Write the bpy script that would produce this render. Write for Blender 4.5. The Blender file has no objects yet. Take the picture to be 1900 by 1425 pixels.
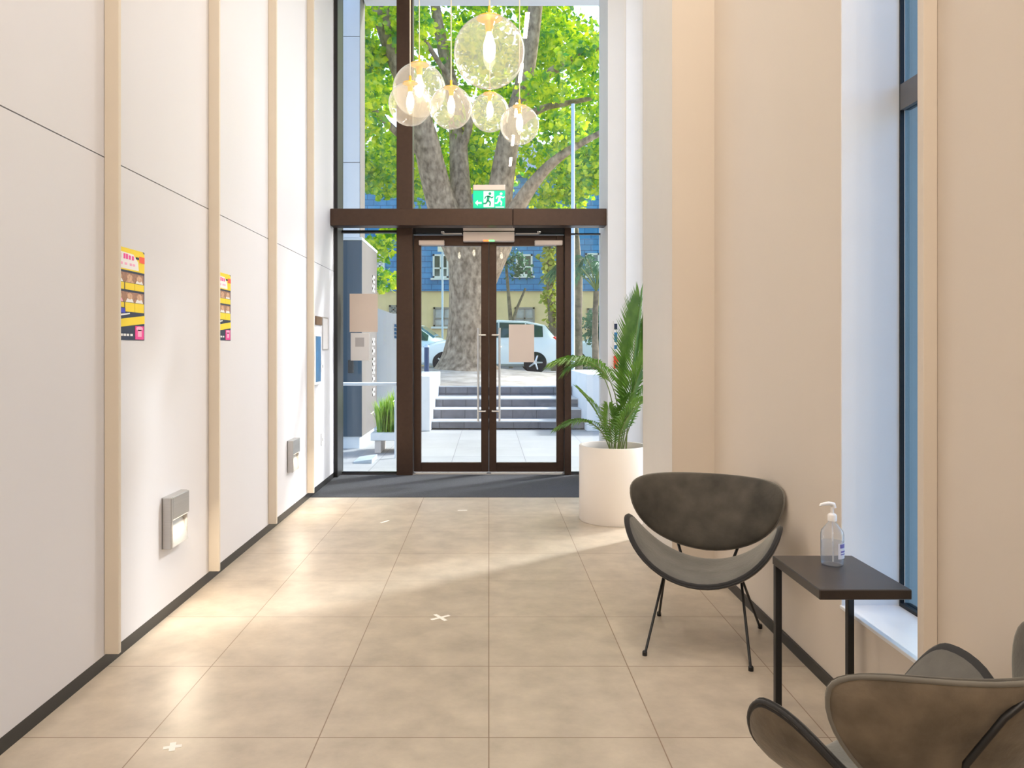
import bpy, math, random
from mathutils import Vector, Matrix, Quaternion
random.seed(7)
sc = bpy.context.scene
COL = sc.collection
F = 1419.0; VX = 907.0; VY = 647.0; H = 1.373

# ------------------------------------------------------------------ camera
cam_d = bpy.data.cameras.new('camera'); cam = bpy.data.objects.new('camera', cam_d); COL.objects.link(cam)
cam.location = (0, 0, H); cam.rotation_euler = (math.pi/2, 0, 0)
cam_d.sensor_width = 36; cam_d.sensor_fit = 'HORIZONTAL'; cam_d.lens = 36*F/1900
cam_d.shift_x = (950-VX)/1900; cam_d.shift_y = -(712.5-VY)/1900
cam_d.clip_start = 0.05; cam_d.clip_end = 300
sc.camera = cam
# ------------------------------------------------------------------ sky, sun, exposure
world = bpy.data.worlds.new('sky'); sc.world = world; world.use_nodes = True
wn = world.node_tree.nodes; wl = world.node_tree.links; wn.clear()
sky = wn.new('ShaderNodeTexSky'); sky.sky_type = 'NISHITA'; sky.sun_disc = False
sky.sun_elevation = math.radians(42); sky.sun_rotation = math.radians(52); sky.altitude = 50; sky.dust_density = 2.5; sky.ozone_density = 0.25; sky.air_density = 0.8
bg = wn.new('ShaderNodeBackground'); bg.inputs[1].default_value = 0.56
wo = wn.new('ShaderNodeOutputWorld'); wl.new(sky.outputs[0], bg.inputs[0]); wl.new(bg.outputs[0], wo.inputs[0])

def light(name, kind, loc, energy, color=(1, 1, 1), size=None, size_y=None, aim=None, angle=None, spot=None, parent=None, spread=None):
    d = bpy.data.lights.new(name, kind); d.energy = energy; d.color = color
    if kind == 'AREA':
        d.shape = 'RECTANGLE' if size_y else 'SQUARE'; d.size = size
        if size_y: d.size_y = size_y
        if spread: d.spread = spread
    elif kind == 'SUN': d.angle = angle
    elif kind in ('POINT', 'SPOT'): d.shadow_soft_size = size or 0.03
    o = bpy.data.objects.new(name, d); COL.objects.link(o); o.location = loc
    if aim is not None:
        o.rotation_euler = Vector(aim).to_track_quat('-Z', 'Y').to_euler()
    if parent: 
        o.parent = parent; o.location = Vector(loc) - parent.location
    return o
SUN_DIR = Vector((-0.79, -0.615, -0.86))
light('sun', 'SUN', (6, 10, 12), 4.3, (0.97, 0.985, 1.0), aim=SUN_DIR, angle=math.radians(6))
WARM = (1.0, 0.895, 0.77)
for k, (y, e) in enumerate(((-2.6, 46), (-0.6, 42), (1.6, 40), (3.65, 38), (5.6, 36))):
    light('ceiling_lamp_light', 'AREA', (0.55, y, 6.12), e, WARM, 0.06, 0.9, aim=(0, 0, -1))
light('lobby_fill_light', 'AREA', (0.1, -3.2, 4.5), 36, WARM, 2.0, 0.4, aim=(0, 1, -0.42))  # added, unseen fill for surfaces facing the camera
sc.view_settings.view_transform = 'Standard'; sc.view_settings.look = 'None'
sc.view_settings.exposure = 0.33; sc.view_settings.gamma = 1.0; sc.view_settings.use_curve_mapping = False
sc.cycles.use_denoising = True
sc.cycles.max_bounces = 10; sc.cycles.transparent_max_bounces = 24; sc.cycles.sample_clamp_indirect = 6

# ------------------------------------------------------------------ materials
def _new(name):
    m = bpy.data.materials.new(name); m.use_nodes = True
    return m, m.node_tree.nodes, m.node_tree.links, m.node_tree.nodes['Principled BSDF']
def mat(name, c, rough=0.5, metal=0.0, var=0.0, scale=6.0, bump=0.0, bscale=80.0, spec=0.5, sheen=0.0, c2=None, stretch=None, coat=0.0):
    m, n, l, b = _new(name)
    b.inputs['Roughness'].default_value = rough; b.inputs['Metallic'].default_value = metal
    b.inputs['Specular IOR Level'].default_value = spec
    if sheen:
        b.inputs['Sheen Weight'].default_value = sheen; b.inputs['Sheen Roughness'].default_value = 0.4
        b.inputs['Sheen Tint'].default_value = (0.9, 0.88, 0.8, 1)
    if coat: b.inputs['Coat Weight'].default_value = coat
    tc = n.new('ShaderNodeTexCoord'); src = tc.outputs['Object']
    if stretch:
        mp = n.new('ShaderNodeMapping'); mp.inputs['Scale'].default_value = stretch; l.new(src, mp.inputs[0]); src = mp.outputs[0]
    nz = n.new('ShaderNodeTexNoise'); nz.inputs['Scale'].default_value = scale; nz.inputs['Detail'].default_value = 5
    l.new(src, nz.inputs['Vector'])
    rp = n.new('ShaderNodeValToRGB'); rp.color_ramp.elements[0].position = 0.3; rp.color_ramp.elements[1].position = 0.72
    a = c2 if c2 else tuple(max(0, x*(1-var)) for x in c)
    d = c if c2 else tuple(min(1, x*(1+var)) for x in c)
    rp.color_ramp.elements[0].color = (*a, 1); rp.color_ramp.elements[1].color = (*d, 1)
    l.new(nz.outputs[0], rp.inputs[0]); l.new(rp.outputs[0], b.inputs['Base Color'])
    if bump:
        bz = n.new('ShaderNodeTexNoise'); bz.inputs['Scale'].default_value = bscale; bz.inputs['Detail'].default_value = 4
        l.new(src, bz.inputs['Vector'])
        bp = n.new('ShaderNodeBump'); bp.inputs['Strength'].default_value = bump; bp.inputs['Distance'].default_value = 0.01
        l.new(bz.outputs[0], bp.inputs['Height']); l.new(bp.outputs[0], b.inputs['Normal'])
    return m
def glass(name, tint=(1, 1, 1), ior=1.45, rough=0.0, haze=0.0, hazecol=(1, 0.95, 0.85), gain=1.0):
    m = bpy.data.materials.new(name); m.use_nodes = True; n = m.node_tree.nodes; l = m.node_tree.links; n.clear()
    out = n.new('ShaderNodeOutputMaterial'); tr = n.new('ShaderNodeBsdfTransparent'); tr.inputs[0].default_value = (*tint, 1)
    gl = n.new('ShaderNodeBsdfGlossy'); gl.inputs['Roughness'].default_value = rough
    lw = n.new('ShaderNodeLayerWeight'); lw.inputs['Blend'].default_value = 0.5
    pw = n.new('ShaderNodeMath'); pw.operation = 'POWER'; pw.inputs[1].default_value = 4.0; l.new(lw.outputs['Facing'], pw.inputs[0])
    f0 = ((ior-1)/(ior+1))**2
    ma = n.new('ShaderNodeMath'); ma.operation = 'MULTIPLY_ADD'; ma.inputs[1].default_value = 1-f0; ma.inputs[2].default_value = f0; l.new(pw.outputs[0], ma.inputs[0])
    mx = n.new('ShaderNodeMixShader'); fac = ma.outputs[0]
    if gain != 1.0:
        mm = n.new('ShaderNodeMath'); mm.operation = 'MULTIPLY'; mm.inputs[1].default_value = gain; mm.use_clamp = True
        l.new(fac, mm.inputs[0]); fac = mm.outputs[0]
    l.new(fac, mx.inputs[0]); l.new(tr.outputs[0], mx.inputs[1]); l.new(gl.outputs[0], mx.inputs[2]); last = mx
    if haze:
        tl = n.new('ShaderNodeBsdfTranslucent'); tl.inputs[0].default_value = (*hazecol, 1)
        df = n.new('ShaderNodeBsdfDiffuse'); df.inputs[0].default_value = (*hazecol, 1)
        ad = n.new('ShaderNodeMixShader'); ad.inputs[0].default_value = 0.6; l.new(df.outputs[0], ad.inputs[1]); l.new(tl.outputs[0], ad.inputs[2])
        m2 = n.new('ShaderNodeMixShader'); m2.inputs[0].default_value = haze
        l.new(mx.outputs[0], m2.inputs[1]); l.new(ad.outputs[0], m2.inputs[2]); last = m2
    l.new(last.outputs[0], out.inputs[0])
    return m
def emit(name, c, s):
    m, n, l, b = _new(name)
    b.inputs['Base Color'].default_value = (*c, 1); b.inputs['Emission Color'].default_value = (*c, 1); b.inputs['Emission Strength'].default_value = s
    return m
def leafmat(name, c1, c2, trans=0.45, scale=3.0, c0=None):
    m = bpy.data.materials.new(name); m.use_nodes = True; n = m.node_tree.nodes; l = m.node_tree.links; n.clear()
    out = n.new('ShaderNodeOutputMaterial'); tc = n.new('ShaderNodeTexCoord')
    nz = n.new('ShaderNodeTexNoise'); nz.inputs['Scale'].default_value = scale; nz.inputs['Detail'].default_value = 3
    l.new(tc.outputs['Object'], nz.inputs['Vector'])
    rp = n.new('ShaderNodeValToRGB'); rp.color_ramp.elements[0].position = 0.35; rp.color_ramp.elements[1].position = 0.65
    rp.color_ramp.elements[0].color = (*c1, 1); rp.color_ramp.elements[1].color = (*c2, 1); l.new(nz.outputs[0], rp.inputs[0])
    if c0:
        rp.color_ramp.elements[0].position = 0.46; rp.color_ramp.elements[1].position = 0.62
        e_ = rp.color_ramp.elements.new(0.36); e_.color = (*c0, 1)
    d = n.new('ShaderNodeBsdfDiffuse'); t = n.new('ShaderNodeBsdfTranslucent'); g = n.new('ShaderNodeBsdfGlossy'); g.inputs['Roughness'].default_value = 0.45
    l.new(rp.outputs[0], d.inputs[0]); l.new(rp.outputs[0], t.inputs[0])
    a = n.new('ShaderNodeMixShader'); a.inputs[0].default_value = trans; l.new(d.outputs[0], a.inputs[1]); l.new(t.outputs[0], a.inputs[2])
    b = n.new('ShaderNodeMixShader'); b.inputs[0].default_value = 0.06; l.new(a.outputs[0], b.inputs[1]); l.new(g.outputs[0], b.inputs[2])
    l.new(b.outputs[0], out.inputs[0])
    return m
def tilemat(name, c1, c2, mortar, bw, rh, off, ms, rough, axes='xy', offset=0.0, noise=0.12, nscale=2.2):
    m, n, l, b = _new(name)
    tc = n.new('ShaderNodeTexCoord'); src = tc.outputs['Object']
    sep = n.new('ShaderNodeSeparateXYZ'); cmb = n.new('ShaderNodeCombineXYZ'); l.new(src, sep.inputs[0])
    l.new(sep.outputs['XYZ'.index(axes[0].upper())], cmb.inputs[0]); l.new(sep.outputs['XYZ'.index(axes[1].upper())], cmb.inputs[1])
    mp = n.new('ShaderNodeMapping'); mp.inputs['Location'].default_value = (off[0], off[1], 0); l.new(cmb.outputs[0], mp.inputs[0])
    bt = n.new('ShaderNodeTexBrick'); bt.offset = offset; bt.squash = 1.0
    bt.inputs['Scale'].default_value = 1.0; bt.inputs['Brick Width'].default_value = bw; bt.inputs['Row Height'].default_value = rh
    bt.inputs['Mortar Size'].default_value = ms; bt.inputs['Mortar Smooth'].default_value = 0.1; bt.inputs['Bias'].default_value = 0.0
    l.new(mp.outputs[0], bt.inputs['Vector'])
    nz = n.new('ShaderNodeTexNoise'); nz.inputs['Scale'].default_value = nscale; nz.inputs['Detail'].default_value = 8; nz.inputs['Roughness'].default_value = 0.62
    l.new(src, nz.inputs['Vector'])
    mr = n.new('ShaderNodeMapRange'); mr.inputs[1].default_value = 0.3; mr.inputs[2].default_value = 0.7; mr.inputs[3].default_value = 1-noise; mr.inputs[4].default_value = 1+noise
    l.new(nz.outputs[0], mr.inputs[0])
    for i, c in ((1, c1), (2, c2)):
        mv = n.new('ShaderNodeVectorMath'); mv.operation = 'SCALE'; mv.inputs[0].default_value = c; l.new(mr.outputs[0], mv.inputs['Scale'])
        l.new(mv.outputs[0], bt.inputs['Color%d' % i])
    bt.inputs['Mortar'].default_value = (*mortar, 1)
    l.new(bt.outputs['Color'], b.inputs['Base Color'])
    b.inputs['Roughness'].default_value = rough
    return m

M = {}
M['panel'] = mat('white_wall_panel', (0.69, 0.685, 0.71), 0.55, var=0.012, scale=1.2)
M['fin'] = mat('warm_lit_fin', (0.70, 0.625, 0.52), 0.55, var=0.01)  # lamp warmth on the fin faces is put into this cream
M['beige'] = mat('beige_wall_paint', (0.70, 0.62, 0.53), 0.6, var=0.015, scale=1.5)
M['warmgrey'] = mat('warm_grey_pilaster_side', (0.71, 0.67, 0.62), 0.6, var=0.01)
M['stub'] = mat('pale_grey_wall_paint', (0.73, 0.72, 0.71), 0.6, var=0.01)
M['white'] = mat('white_powder_coat', (0.86, 0.87, 0.89), 0.4, var=0.01)
M['ceil'] = mat('ceiling_paint', (0.82, 0.80, 0.77), 0.7, var=0.01)
M['groove'] = mat('joint_shadow_gap', (0.05, 0.04, 0.035), 0.8)
M['skirt'] = mat('black_skirting', (0.018, 0.017, 0.017), 0.4, var=0.1)
M['floor'] = tilemat('beige_porcelain_tile', (0.44, 0.375, 0.298), (0.475, 0.407, 0.327), (0.23, 0.16, 0.11), 0.6, 0.607, (0.0, -2.70+0.607*6), 0.0022, 0.40, nscale=5.5, noise=0.17)
M['mat'] = mat('charcoal_entrance_mat', (0.05, 0.053, 0.062), 0.95, var=0.35, scale=160, bump=0.6, bscale=250)
M['bronze'] = mat('dark_bronze_frame', (0.062, 0.036, 0.025), 0.36, metal=0.55, var=0.08, scale=30)
M['black'] = mat('matt_black_metal', (0.012, 0.012, 0.013), 0.4, metal=0.2)
M['steel'] = mat('brushed_steel', (0.62, 0.6, 0.58), 0.3, metal=0.9, var=0.05, scale=8, stretch=(40, 1, 1))
M['alu'] = mat('brushed_aluminium', (0.50, 0.49, 0.48), 0.35, metal=0.75, var=0.06, scale=10, stretch=(1, 1, 50))
M['salmon'] = mat('satin_nickel_cover', (0.78, 0.66, 0.58), 0.38, metal=0.25)
M['glass'] = glass('clear_window_glass', (0.97, 0.99, 0.99))
M['blueglass'] = glass('blue_tinted_glass', (0.5, 0.66, 0.77))
M['globe'] = glass('amber_tinted_globe_glass', (0.97, 0.935, 0.86), ior=1.5, haze=0.16, hazecol=(1.0, 0.96, 0.9), gain=1.3)
M['brass'] = mat('polished_brass', (1.0, 0.60, 0.06), 0.3, metal=0.35, var=0.03)
M['bulb'] = emit('glowing_bulb', (1.0, 0.9, 0.74), 14)
M['cord'] = mat('clear_cord', (0.80, 0.76, 0.62), 0.4)
M['lens'] = emit('lit_lens', (1.0, 0.86, 0.66), 1.2)
M['velvet'] = mat('grey_brown_velvet', (0.095, 0.084, 0.068), 0.85, sheen=0.4, c2=(0.035, 0.031, 0.025), scale=7, bump=0.12, bscale=60)
M['velvet_out'] = mat('lit_velvet_outer', (0.20, 0.158, 0.112), 0.85, sheen=0.35, c2=(0.075, 0.058, 0.04), scale=9, bump=0.12, bscale=60)  # lighter brown than the velvet inside: warm lamp light put into the colour
M['velvet_seat'] = mat('lit_velvet_seat', (0.16, 0.155, 0.14), 0.85, sheen=0.5, c2=(0.10, 0.097, 0.09), scale=7, bump=0.12, bscale=60)  # paler copy of the velvet: sheen and window light put into the colour
M['velvet_edge'] = mat('dark_velvet_edge', (0.022, 0.022, 0.024), 0.8, sheen=0.2, var=0.1)
M['velvet_trim'] = mat('velvet_piping', (0.15, 0.14, 0.12), 0.85, sheen=0.4, var=0.1)
M['table'] = mat('dark_brown_table_laminate', (0.035, 0.026, 0.022), 0.33, var=0.1, scale=12)
M['pot'] = mat('white_planter', (0.80, 0.75, 0.70), 0.5, var=0.01)
M['soil'] = mat('potting_soil', (0.035, 0.026, 0.018), 0.95, var=0.4, scale=40, bump=1, bscale=60)
M['palm'] = leafmat('palm_leaf', (0.07, 0.19, 0.025), (0.19, 0.36, 0.05), 0.35, 6)
M['palmstem'] = mat('palm_stem', (0.16, 0.22, 0.06), 0.6, var=0.2)
M['leaf'] = leafmat('plane_leaf', (0.30, 0.58, 0.006), (0.90, 0.94, 0.02), 0.6, 3.6, (0.06, 0.33, 0.06))
M['leaf2'] = leafmat('yellow_green_leaf', (0.26, 0.34, 0.03), (0.5, 0.52, 0.08), 0.45, 2.0)
M['leaf3'] = leafmat('dark_shrub_leaf', (0.03, 0.12, 0.06), (0.10, 0.26, 0.14), 0.3, 4)
M['grassleaf'] = leafmat('planter_grass_leaf', (0.14, 0.36, 0.02), (0.42, 0.62, 0.06), 0.45, 8)
M['bark'] = mat('mottled_plane_bark', (0.50, 0.38, 0.26), 0.9, c2=(0.15, 0.105, 0.065), scale=11.0, bump=0.9, bscale=18, stretch=(1, 1, 0.6))
M['bark2'] = mat('thin_trunk_bark', (0.30, 0.24, 0.16), 0.9, c2=(0.12, 0.10, 0.07), scale=7, bump=0.5, bscale=20)
M['pave'] = tilemat('pale_courtyard_paver', (0.28, 0.295, 0.305), (0.31, 0.325, 0.335), (0.14, 0.15, 0.16), 0.9, 0.9, (0.45, 0.2), 0.004, 0.55, noise=0.08, nscale=1.6)
M['riser'] = tilemat('grey_step_tile', (0.15, 0.15, 0.17), (0.20, 0.20, 0.22), (0.09, 0.09, 0.10), 0.42, 0.5, (0, 0), 0.008, 0.6, axes='xz', noise=0.15, nscale=9)
M['tread'] = mat('pale_step_nosing', (0.52, 0.54, 0.56), 0.6, var=0.06, scale=10)
M['foot'] = mat('footpath_concrete', (0.50, 0.50, 0.51), 0.85, var=0.12, scale=4, bump=0.2)
M['gravel'] = mat('sandy_tree_bed', (0.58, 0.53, 0.47), 0.95, c2=(0.32, 0.28, 0.23), scale=3.5, bump=0.5, bscale=20)
M['road'] = mat('asphalt', (0.20, 0.20, 0.21), 0.9, var=0.1, scale=30)
M['extwhite'] = mat('white_render', (0.74, 0.77, 0.79), 0.7, var=0.03, scale=3)
M['navy'] = mat('dark_blue_cladding', (0.035, 0.07, 0.105), 0.4, var=0.15, scale=2, stretch=(1, 1, 0.1))
M['taupe'] = mat('taupe_cladding', (0.15, 0.135, 0.125), 0.5, var=0.05)
M['yellow'] = mat('yellow_render', (0.88, 0.66, 0.36), 0.9, var=0.06, scale=2, bump=0.1)
M['bluewall'] = tilemat('blue_shingle_wall', (0.07, 0.25, 0.52), (0.09, 0.30, 0.60), (0.04, 0.13, 0.30), 0.5, 0.22, (0, 0), 0.012, 0.8, axes='xz', offset=0.5, noise=0.15, nscale=2)
M['winwhite'] = mat('white_window_frame', (0.78, 0.78, 0.76), 0.5)
M['winglass'] = mat('dark_window_pane', (0.10, 0.12, 0.12), 0.08, spec=0.8, var=0.4, scale=1.5)
M['winpale'] = mat('curtained_window_pane', (0.52, 0.50, 0.50), 0.2, var=0.25, scale=2.5)
M['blockwall'] = mat('blue_grey_block_cladding', (0.105, 0.175, 0.235), 0.5, var=0.12, scale=1.0, stretch=(1, 3, 0.15))
M['carwhite'] = mat('pearl_car_paint', (0.72, 0.82, 0.85), 0.25, coat=0.6, var=0.01)
M['carblue'] = mat('pale_blue_car_paint', (0.60, 0.78, 0.84), 0.25, coat=0.6, var=0.01)
M['carglass'] = mat('car_glass', (0.02, 0.07, 0.075), 0.05, spec=0.9)
M['tyre'] = mat('tyre_rubber', (0.012, 0.012, 0.016), 0.8)
M['rim'] = mat('alloy_rim', (0.7, 0.71, 0.73), 0.3, metal=0.6)
M['red'] = mat('red_plastic', (0.75, 0.03, 0.02), 0.35)
M['headlight'] = mat('clear_lamp_cover', (0.75, 0.78, 0.8), 0.15)
M['polegrey'] = mat('galvanised_pole', (0.50, 0.60, 0.70), 0.4, metal=0.3)
M['bollard'] = mat('dark_blue_bollard', (0.02, 0.05, 0.12), 0.45)
M['paper'] = mat('buff_paper', (0.74, 0.62, 0.53), 0.85, var=0.02, scale=4)
M['paperwhite'] = mat('white_paper', (0.80, 0.78, 0.77), 0.85, var=0.01)
M['papergrey'] = mat('printed_grey', (0.50, 0.48, 0.48), 0.85)
M['p_yellow'] = mat('poster_yellow', (0.90, 0.68, 0.02), 0.5, var=0.02)
M['p_navy'] = mat('poster_navy', (0.012, 0.022, 0.06), 0.5, var=0.1)
M['p_pink'] = mat('poster_pink', (0.85, 0.06, 0.32), 0.5)
M['p_red'] = mat('poster_red', (0.85, 0.10, 0.04), 0.5)
M['p_skin'] = mat('poster_photo_tan', (0.62, 0.38, 0.24), 0.5, var=0.25, scale=60)
M['p_skin2'] = mat('poster_photo_brown', (0.36, 0.19, 0.12), 0.5, var=0.25, scale=60)
M['p_blue'] = mat('poster_blue', (0.05, 0.06, 0.60), 0.5)
M['p_white'] = mat('poster_white', (0.85, 0.84, 0.84), 0.5)
M['p_lightpink'] = mat('poster_light_pink', (0.9, 0.42, 0.62), 0.5)
M['noticeblue'] = mat('notice_blue', (0.02, 0.16, 0.36), 0.3, var=0.2, scale=20)
M['brownplate'] = mat('brown_plate', (0.17, 0.10, 0.055), 0.35, metal=0.3, var=0.2, scale=20)
M['green'] = mat('exit_green', (0.0, 0.50, 0.25), 0.4)
M['signwhite'] = emit('lit_sign_white', (0.8, 0.95, 0.93), 0.35)
M['signgreen'] = emit('lit_sign_green', (0.0, 0.62, 0.32), 0.45)
M['clear'] = glass('clear_bottle_plastic', (0.96, 0.97, 0.98), ior=1.4, haze=0.10, hazecol=(0.9, 0.93, 1.0), gain=1.6)
M['gel'] = glass('clear_gel', (0.90, 0.93, 0.97), ior=1.15, haze=0.06, hazecol=(0.85, 0.9, 1))
M['pump'] = mat('white_pump_plastic', (0.85, 0.83, 0.82), 0.35)
M['label'] = mat('bottle_label', (0.78, 0.77, 0.86), 0.5)
M['purple'] = mat('purple_print', (0.20, 0.16, 0.46), 0.5)
M['tape'] = mat('white_floor_tape', (0.86, 0.83, 0.78), 0.6)
M['led_r'] = emit('red_led', (1.0, 0.12, 0.02), 3)
M['led_g'] = emit('green_led', (0.1, 1.0, 0.15), 3)

# ------------------------------------------------------------------ mesh builder
def P(px, py, Y):
    return Vector(((px-VX)/F*Y, Y, H-(py-VY)/F*Y))
class MB:
    def __init__(s): s.v = []; s.f = []; s.m = []
    def _add(s, vs, fs, mi=0):
        o = len(s.v); s.v += [tuple(x) for x in vs]
        for f in fs: s.f.append([i+o for i in f]); s.m.append(mi)
        return s
    def box(s, x0, x1, y0, y1, z0, z1, mi=0):
        vs = [(x, y, z) for z in (z0, z1) for y in (y0, y1) for x in (x0, x1)]
        return s._add(vs, [(0, 2, 3, 1), (4, 5, 7, 6), (0, 1, 5, 4), (2, 6, 7, 3), (0, 4, 6, 2), (1, 3, 7, 5)], mi)
    def bbox(s, x0, x1, y0, y1, z0, z1, b=0.004, mi=0):
        # box with chamfered edges
        b = min(b, (x1-x0)/2.2, (y1-y0)/2.2, (z1-z0)/2.2)
        import itertools
        vs = []; idx = {}
        for sx, sy, sz in itertools.product((0, 1), repeat=3):
            X = (x0, x1)[sx]; Y = (y0, y1)[sy]; Z = (z0, z1)[sz]
            dx = b if sx == 0 else -b; dy = b if sy == 0 else -b; dz = b if sz == 0 else -b
            for a, p in (('x', (X, Y+dy, Z+dz)), ('y', (X+dx, Y, Z+dz)), ('z', (X+dx, Y+dy, Z))):
                idx[(sx, sy, sz, a)] = len(vs); vs.append(p)
        I = lambda sx, sy, sz, a: idx[(sx, sy, sz, a)]
        fs = [(I(0,0,0,'x'), I(0,0,1,'x'), I(0,1,1,'x'), I(0,1,0,'x')), (I(1,0,0,'x'), I(1,1,0,'x'), I(1,1,1,'x'), I(1,0,1,'x')),
              (I(0,0,0,'y'), I(1,0,0,'y'), I(1,0,1,'y'), I(0,0,1,'y')), (I(0,1,0,'y'), I(0,1,1,'y'), I(1,1,1,'y'), I(1,1,0,'y')),
              (I(0,0,0,'z'), I(0,1,0,'z'), I(1,1,0,'z'), I(1,0,0,'z')), (I(0,0,1,'z'), I(1,0,1,'z'), I(1,1,1,'z'), I(0,1,1,'z'))]
        for u in (0, 1):
            for w in (0, 1):
                fs.append((I(0,u,w,'y'), I(1,u,w,'y'), I(1,u,w,'z'), I(0,u,w,'z')))
                fs.append((I(u,0,w,'x'), I(u,1,w,'x'), I(u,1,w,'z'), I(u,0,w,'z')))
                fs.append((I(u,w,0,'x'), I(u,w,1,'x'), I(u,w,1,'y'), I(u,w,0,'y')))
        for k in itertools.product((0, 1), repeat=3):
            fs.append((idx[(*k,'x')], idx[(*k,'y')], idx[(*k,'z')]))
        return s._add(vs, fs, mi)
    def tube(s, pts, rad, n=10, mi=0, cap=True):
        pts = [Vector(p) for p in pts]; rad = rad if isinstance(rad, (list, tuple)) else [rad]*len(pts)
        T = []
        for i in range(len(pts)):
            t = pts[min(i+1, len(pts)-1)]-pts[max(i-1, 0)]; T.append(t.normalized())
        up = Vector((0, 0, 1)) if abs(T[0].z) < 0.9 else Vector((1, 0, 0))
        u = T[0].cross(up).normalized(); vs = []; fs = []
        for i, p in enumerate(pts):
            if i: 
                q = T[i-1].rotation_difference(T[i]); u = (q @ u); u = (u-T[i]*u.dot(T[i])).normalized()
            w = T[i].cross(u)
            for k in range(n):
                a = 2*math.pi*k/n; vs.append(p+(u*math.cos(a)+w*math.sin(a))*rad[i])
        for i in range(len(pts)-1):
            for k in range(n):
                k2 = (k+1) % n; fs.append((i*n+k, i*n+k2, (i+1)*n+k2, (i+1)*n+k))
        if cap: fs.append(tuple(range(n-1, -1, -1))); fs.append(tuple((len(pts)-1)*n+k for k in range(n)))
        return s._add(vs, fs, mi)
    def loop(s, pts, r, n=8, mi=0):
        pts = [Vector(p) for p in pts]; N = len(pts); vs = []; fs = []
        for i, p in enumerate(pts):
            t = (pts[(i+1) % N]-pts[i-1]).normalized()
            up = Vector((0, 0, 1)) if abs(t.z) < 0.95 else Vector((1, 0, 0))
            u = t.cross(up).normalized(); w = t.cross(u)
            for k in range(n):
                a = 2*math.pi*k/n; vs.append(p+(u*math.cos(a)+w*math.sin(a))*r)
        # align rings to avoid twisting
        for i in range(N):
            j = (i+1) % N
            sh = min(range(n), key=lambda q: (Vector(vs[i*n])-Vector(vs[j*n+q])).length)
            for k in range(n):
                fs.append((i*n+k, i*n+(k+1) % n, j*n+(k+1+sh) % n, j*n+(k+sh) % n))
        return s._add(vs, fs, mi)
    def lathe(s, prof, c=(0, 0, 0), n=32, axis='z', mi=0):
        vs = []; fs = []; c = Vector(c); N = len(prof)
        for r, z in prof:
            for k in range(n):
                a = 2*math.pi*k/n; x, y = r*math.cos(a), r*math.sin(a)
                vs.append(c+(Vector((x, y, z)) if axis == 'z' else Vector((x, z, y)) if axis == 'y' else Vector((z, x, y))))
        for i in range(N-1):
            for k in range(n): fs.append((i*n+k, i*n+(k+1) % n, (i+1)*n+(k+1) % n, (i+1)*n+k))
        if prof[0][0] > 1e-6: fs.append(tuple(range(n-1, -1, -1)))
        if prof[-1][0] > 1e-6: fs.append(tuple((N-1)*n+k for k in range(n)))
        return s._add(vs, fs, mi)
    def ball(s, c, r, n=24, m=14, mi=0):
        rx, ry, rz = r if isinstance(r, (tuple, list)) else (r, r, r); c = Vector(c)
        vs = [c+Vector((0, 0, -rz))]; fs = []
        for i in range(1, m):
            t = -math.pi/2+math.pi*i/m
            for k in range(n):
                a = 2*math.pi*k/n; vs.append(c+Vector((rx*math.cos(t)*math.cos(a), ry*math.cos(t)*math.sin(a), rz*math.sin(t))))
        vs.append(c+Vector((0, 0, rz))); L = len(vs)-1
        for k in range(n):
            fs.append((0, 1+(k+1) % n, 1+k)); fs.append((L, 1+(m-2)*n+k, 1+(m-2)*n+(k+1) % n))
        for i in range(m-2):
            for k in range(n): fs.append((1+i*n+k, 1+i*n+(k+1) % n, 1+(i+1)*n+(k+1) % n, 1+(i+1)*n+k))
        return s._add(vs, fs, mi)
    def prism(s, poly, axis, a0, a1, mi=0):
        # poly of 2-D points; extruded along axis between a0 and a1
        N = len(poly); vs = []
        for a in (a0, a1):
            for (u, w) in poly:
                vs.append((a, u, w) if axis == 'x' else (u, a, w) if axis == 'y' else (u, w, a))
        fs = [tuple(range(N-1, -1, -1)), tuple(range(N, 2*N))]+[(i, (i+1) % N, N+(i+1) % N, N+i) for i in range(N)]
        return s._add(vs, fs, mi)
    def build(s, name, mats, parent=None, smooth=None, origin=None, local=False):
        me = bpy.data.meshes.new(name)
        vs = s.v
        if local: org = Vector((0, 0, 0))
        elif parent is not None and origin is None:
            org = Vector(parent['_base']) if '_base' in parent else parent.location
        elif origin is not None: org = Vector(origin)
        else:
            xs = [v[0] for v in vs]; ys = [v[1] for v in vs]; zs = [v[2] for v in vs]
            org = Vector(((min(xs)+max(xs))/2, (min(ys)+max(ys))/2, min(zs)))
        me.from_pydata([(v[0]-org.x, v[1]-org.y, v[2]-org.z) for v in vs], [], s.f)
        for m_ in (mats if isinstance(mats, (list, tuple)) else [mats]): me.materials.append(m_)
        me.polygons.foreach_set('material_index', s.m)
        import bmesh
        bm = bmesh.new(); bm.from_mesh(me); bmesh.ops.recalc_face_normals(bm, faces=bm.faces); bm.to_mesh(me); bm.free()
        if smooth is not None:
            me.polygons.foreach_set('use_smooth', [True]*len(me.polygons)); me.set_sharp_from_angle(angle=math.radians(smooth))
        me.update()
        o = bpy.data.objects.new(name, me); COL.objects.link(o)
        WORLD[o.name] = org.copy()
        if parent is not None:
            o.parent = parent
            if not local:
                pw = WORLD.get(parent.name, parent.location); o.location = org-pw
        else: o.location = org
        return o
WORLD = {}
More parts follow.
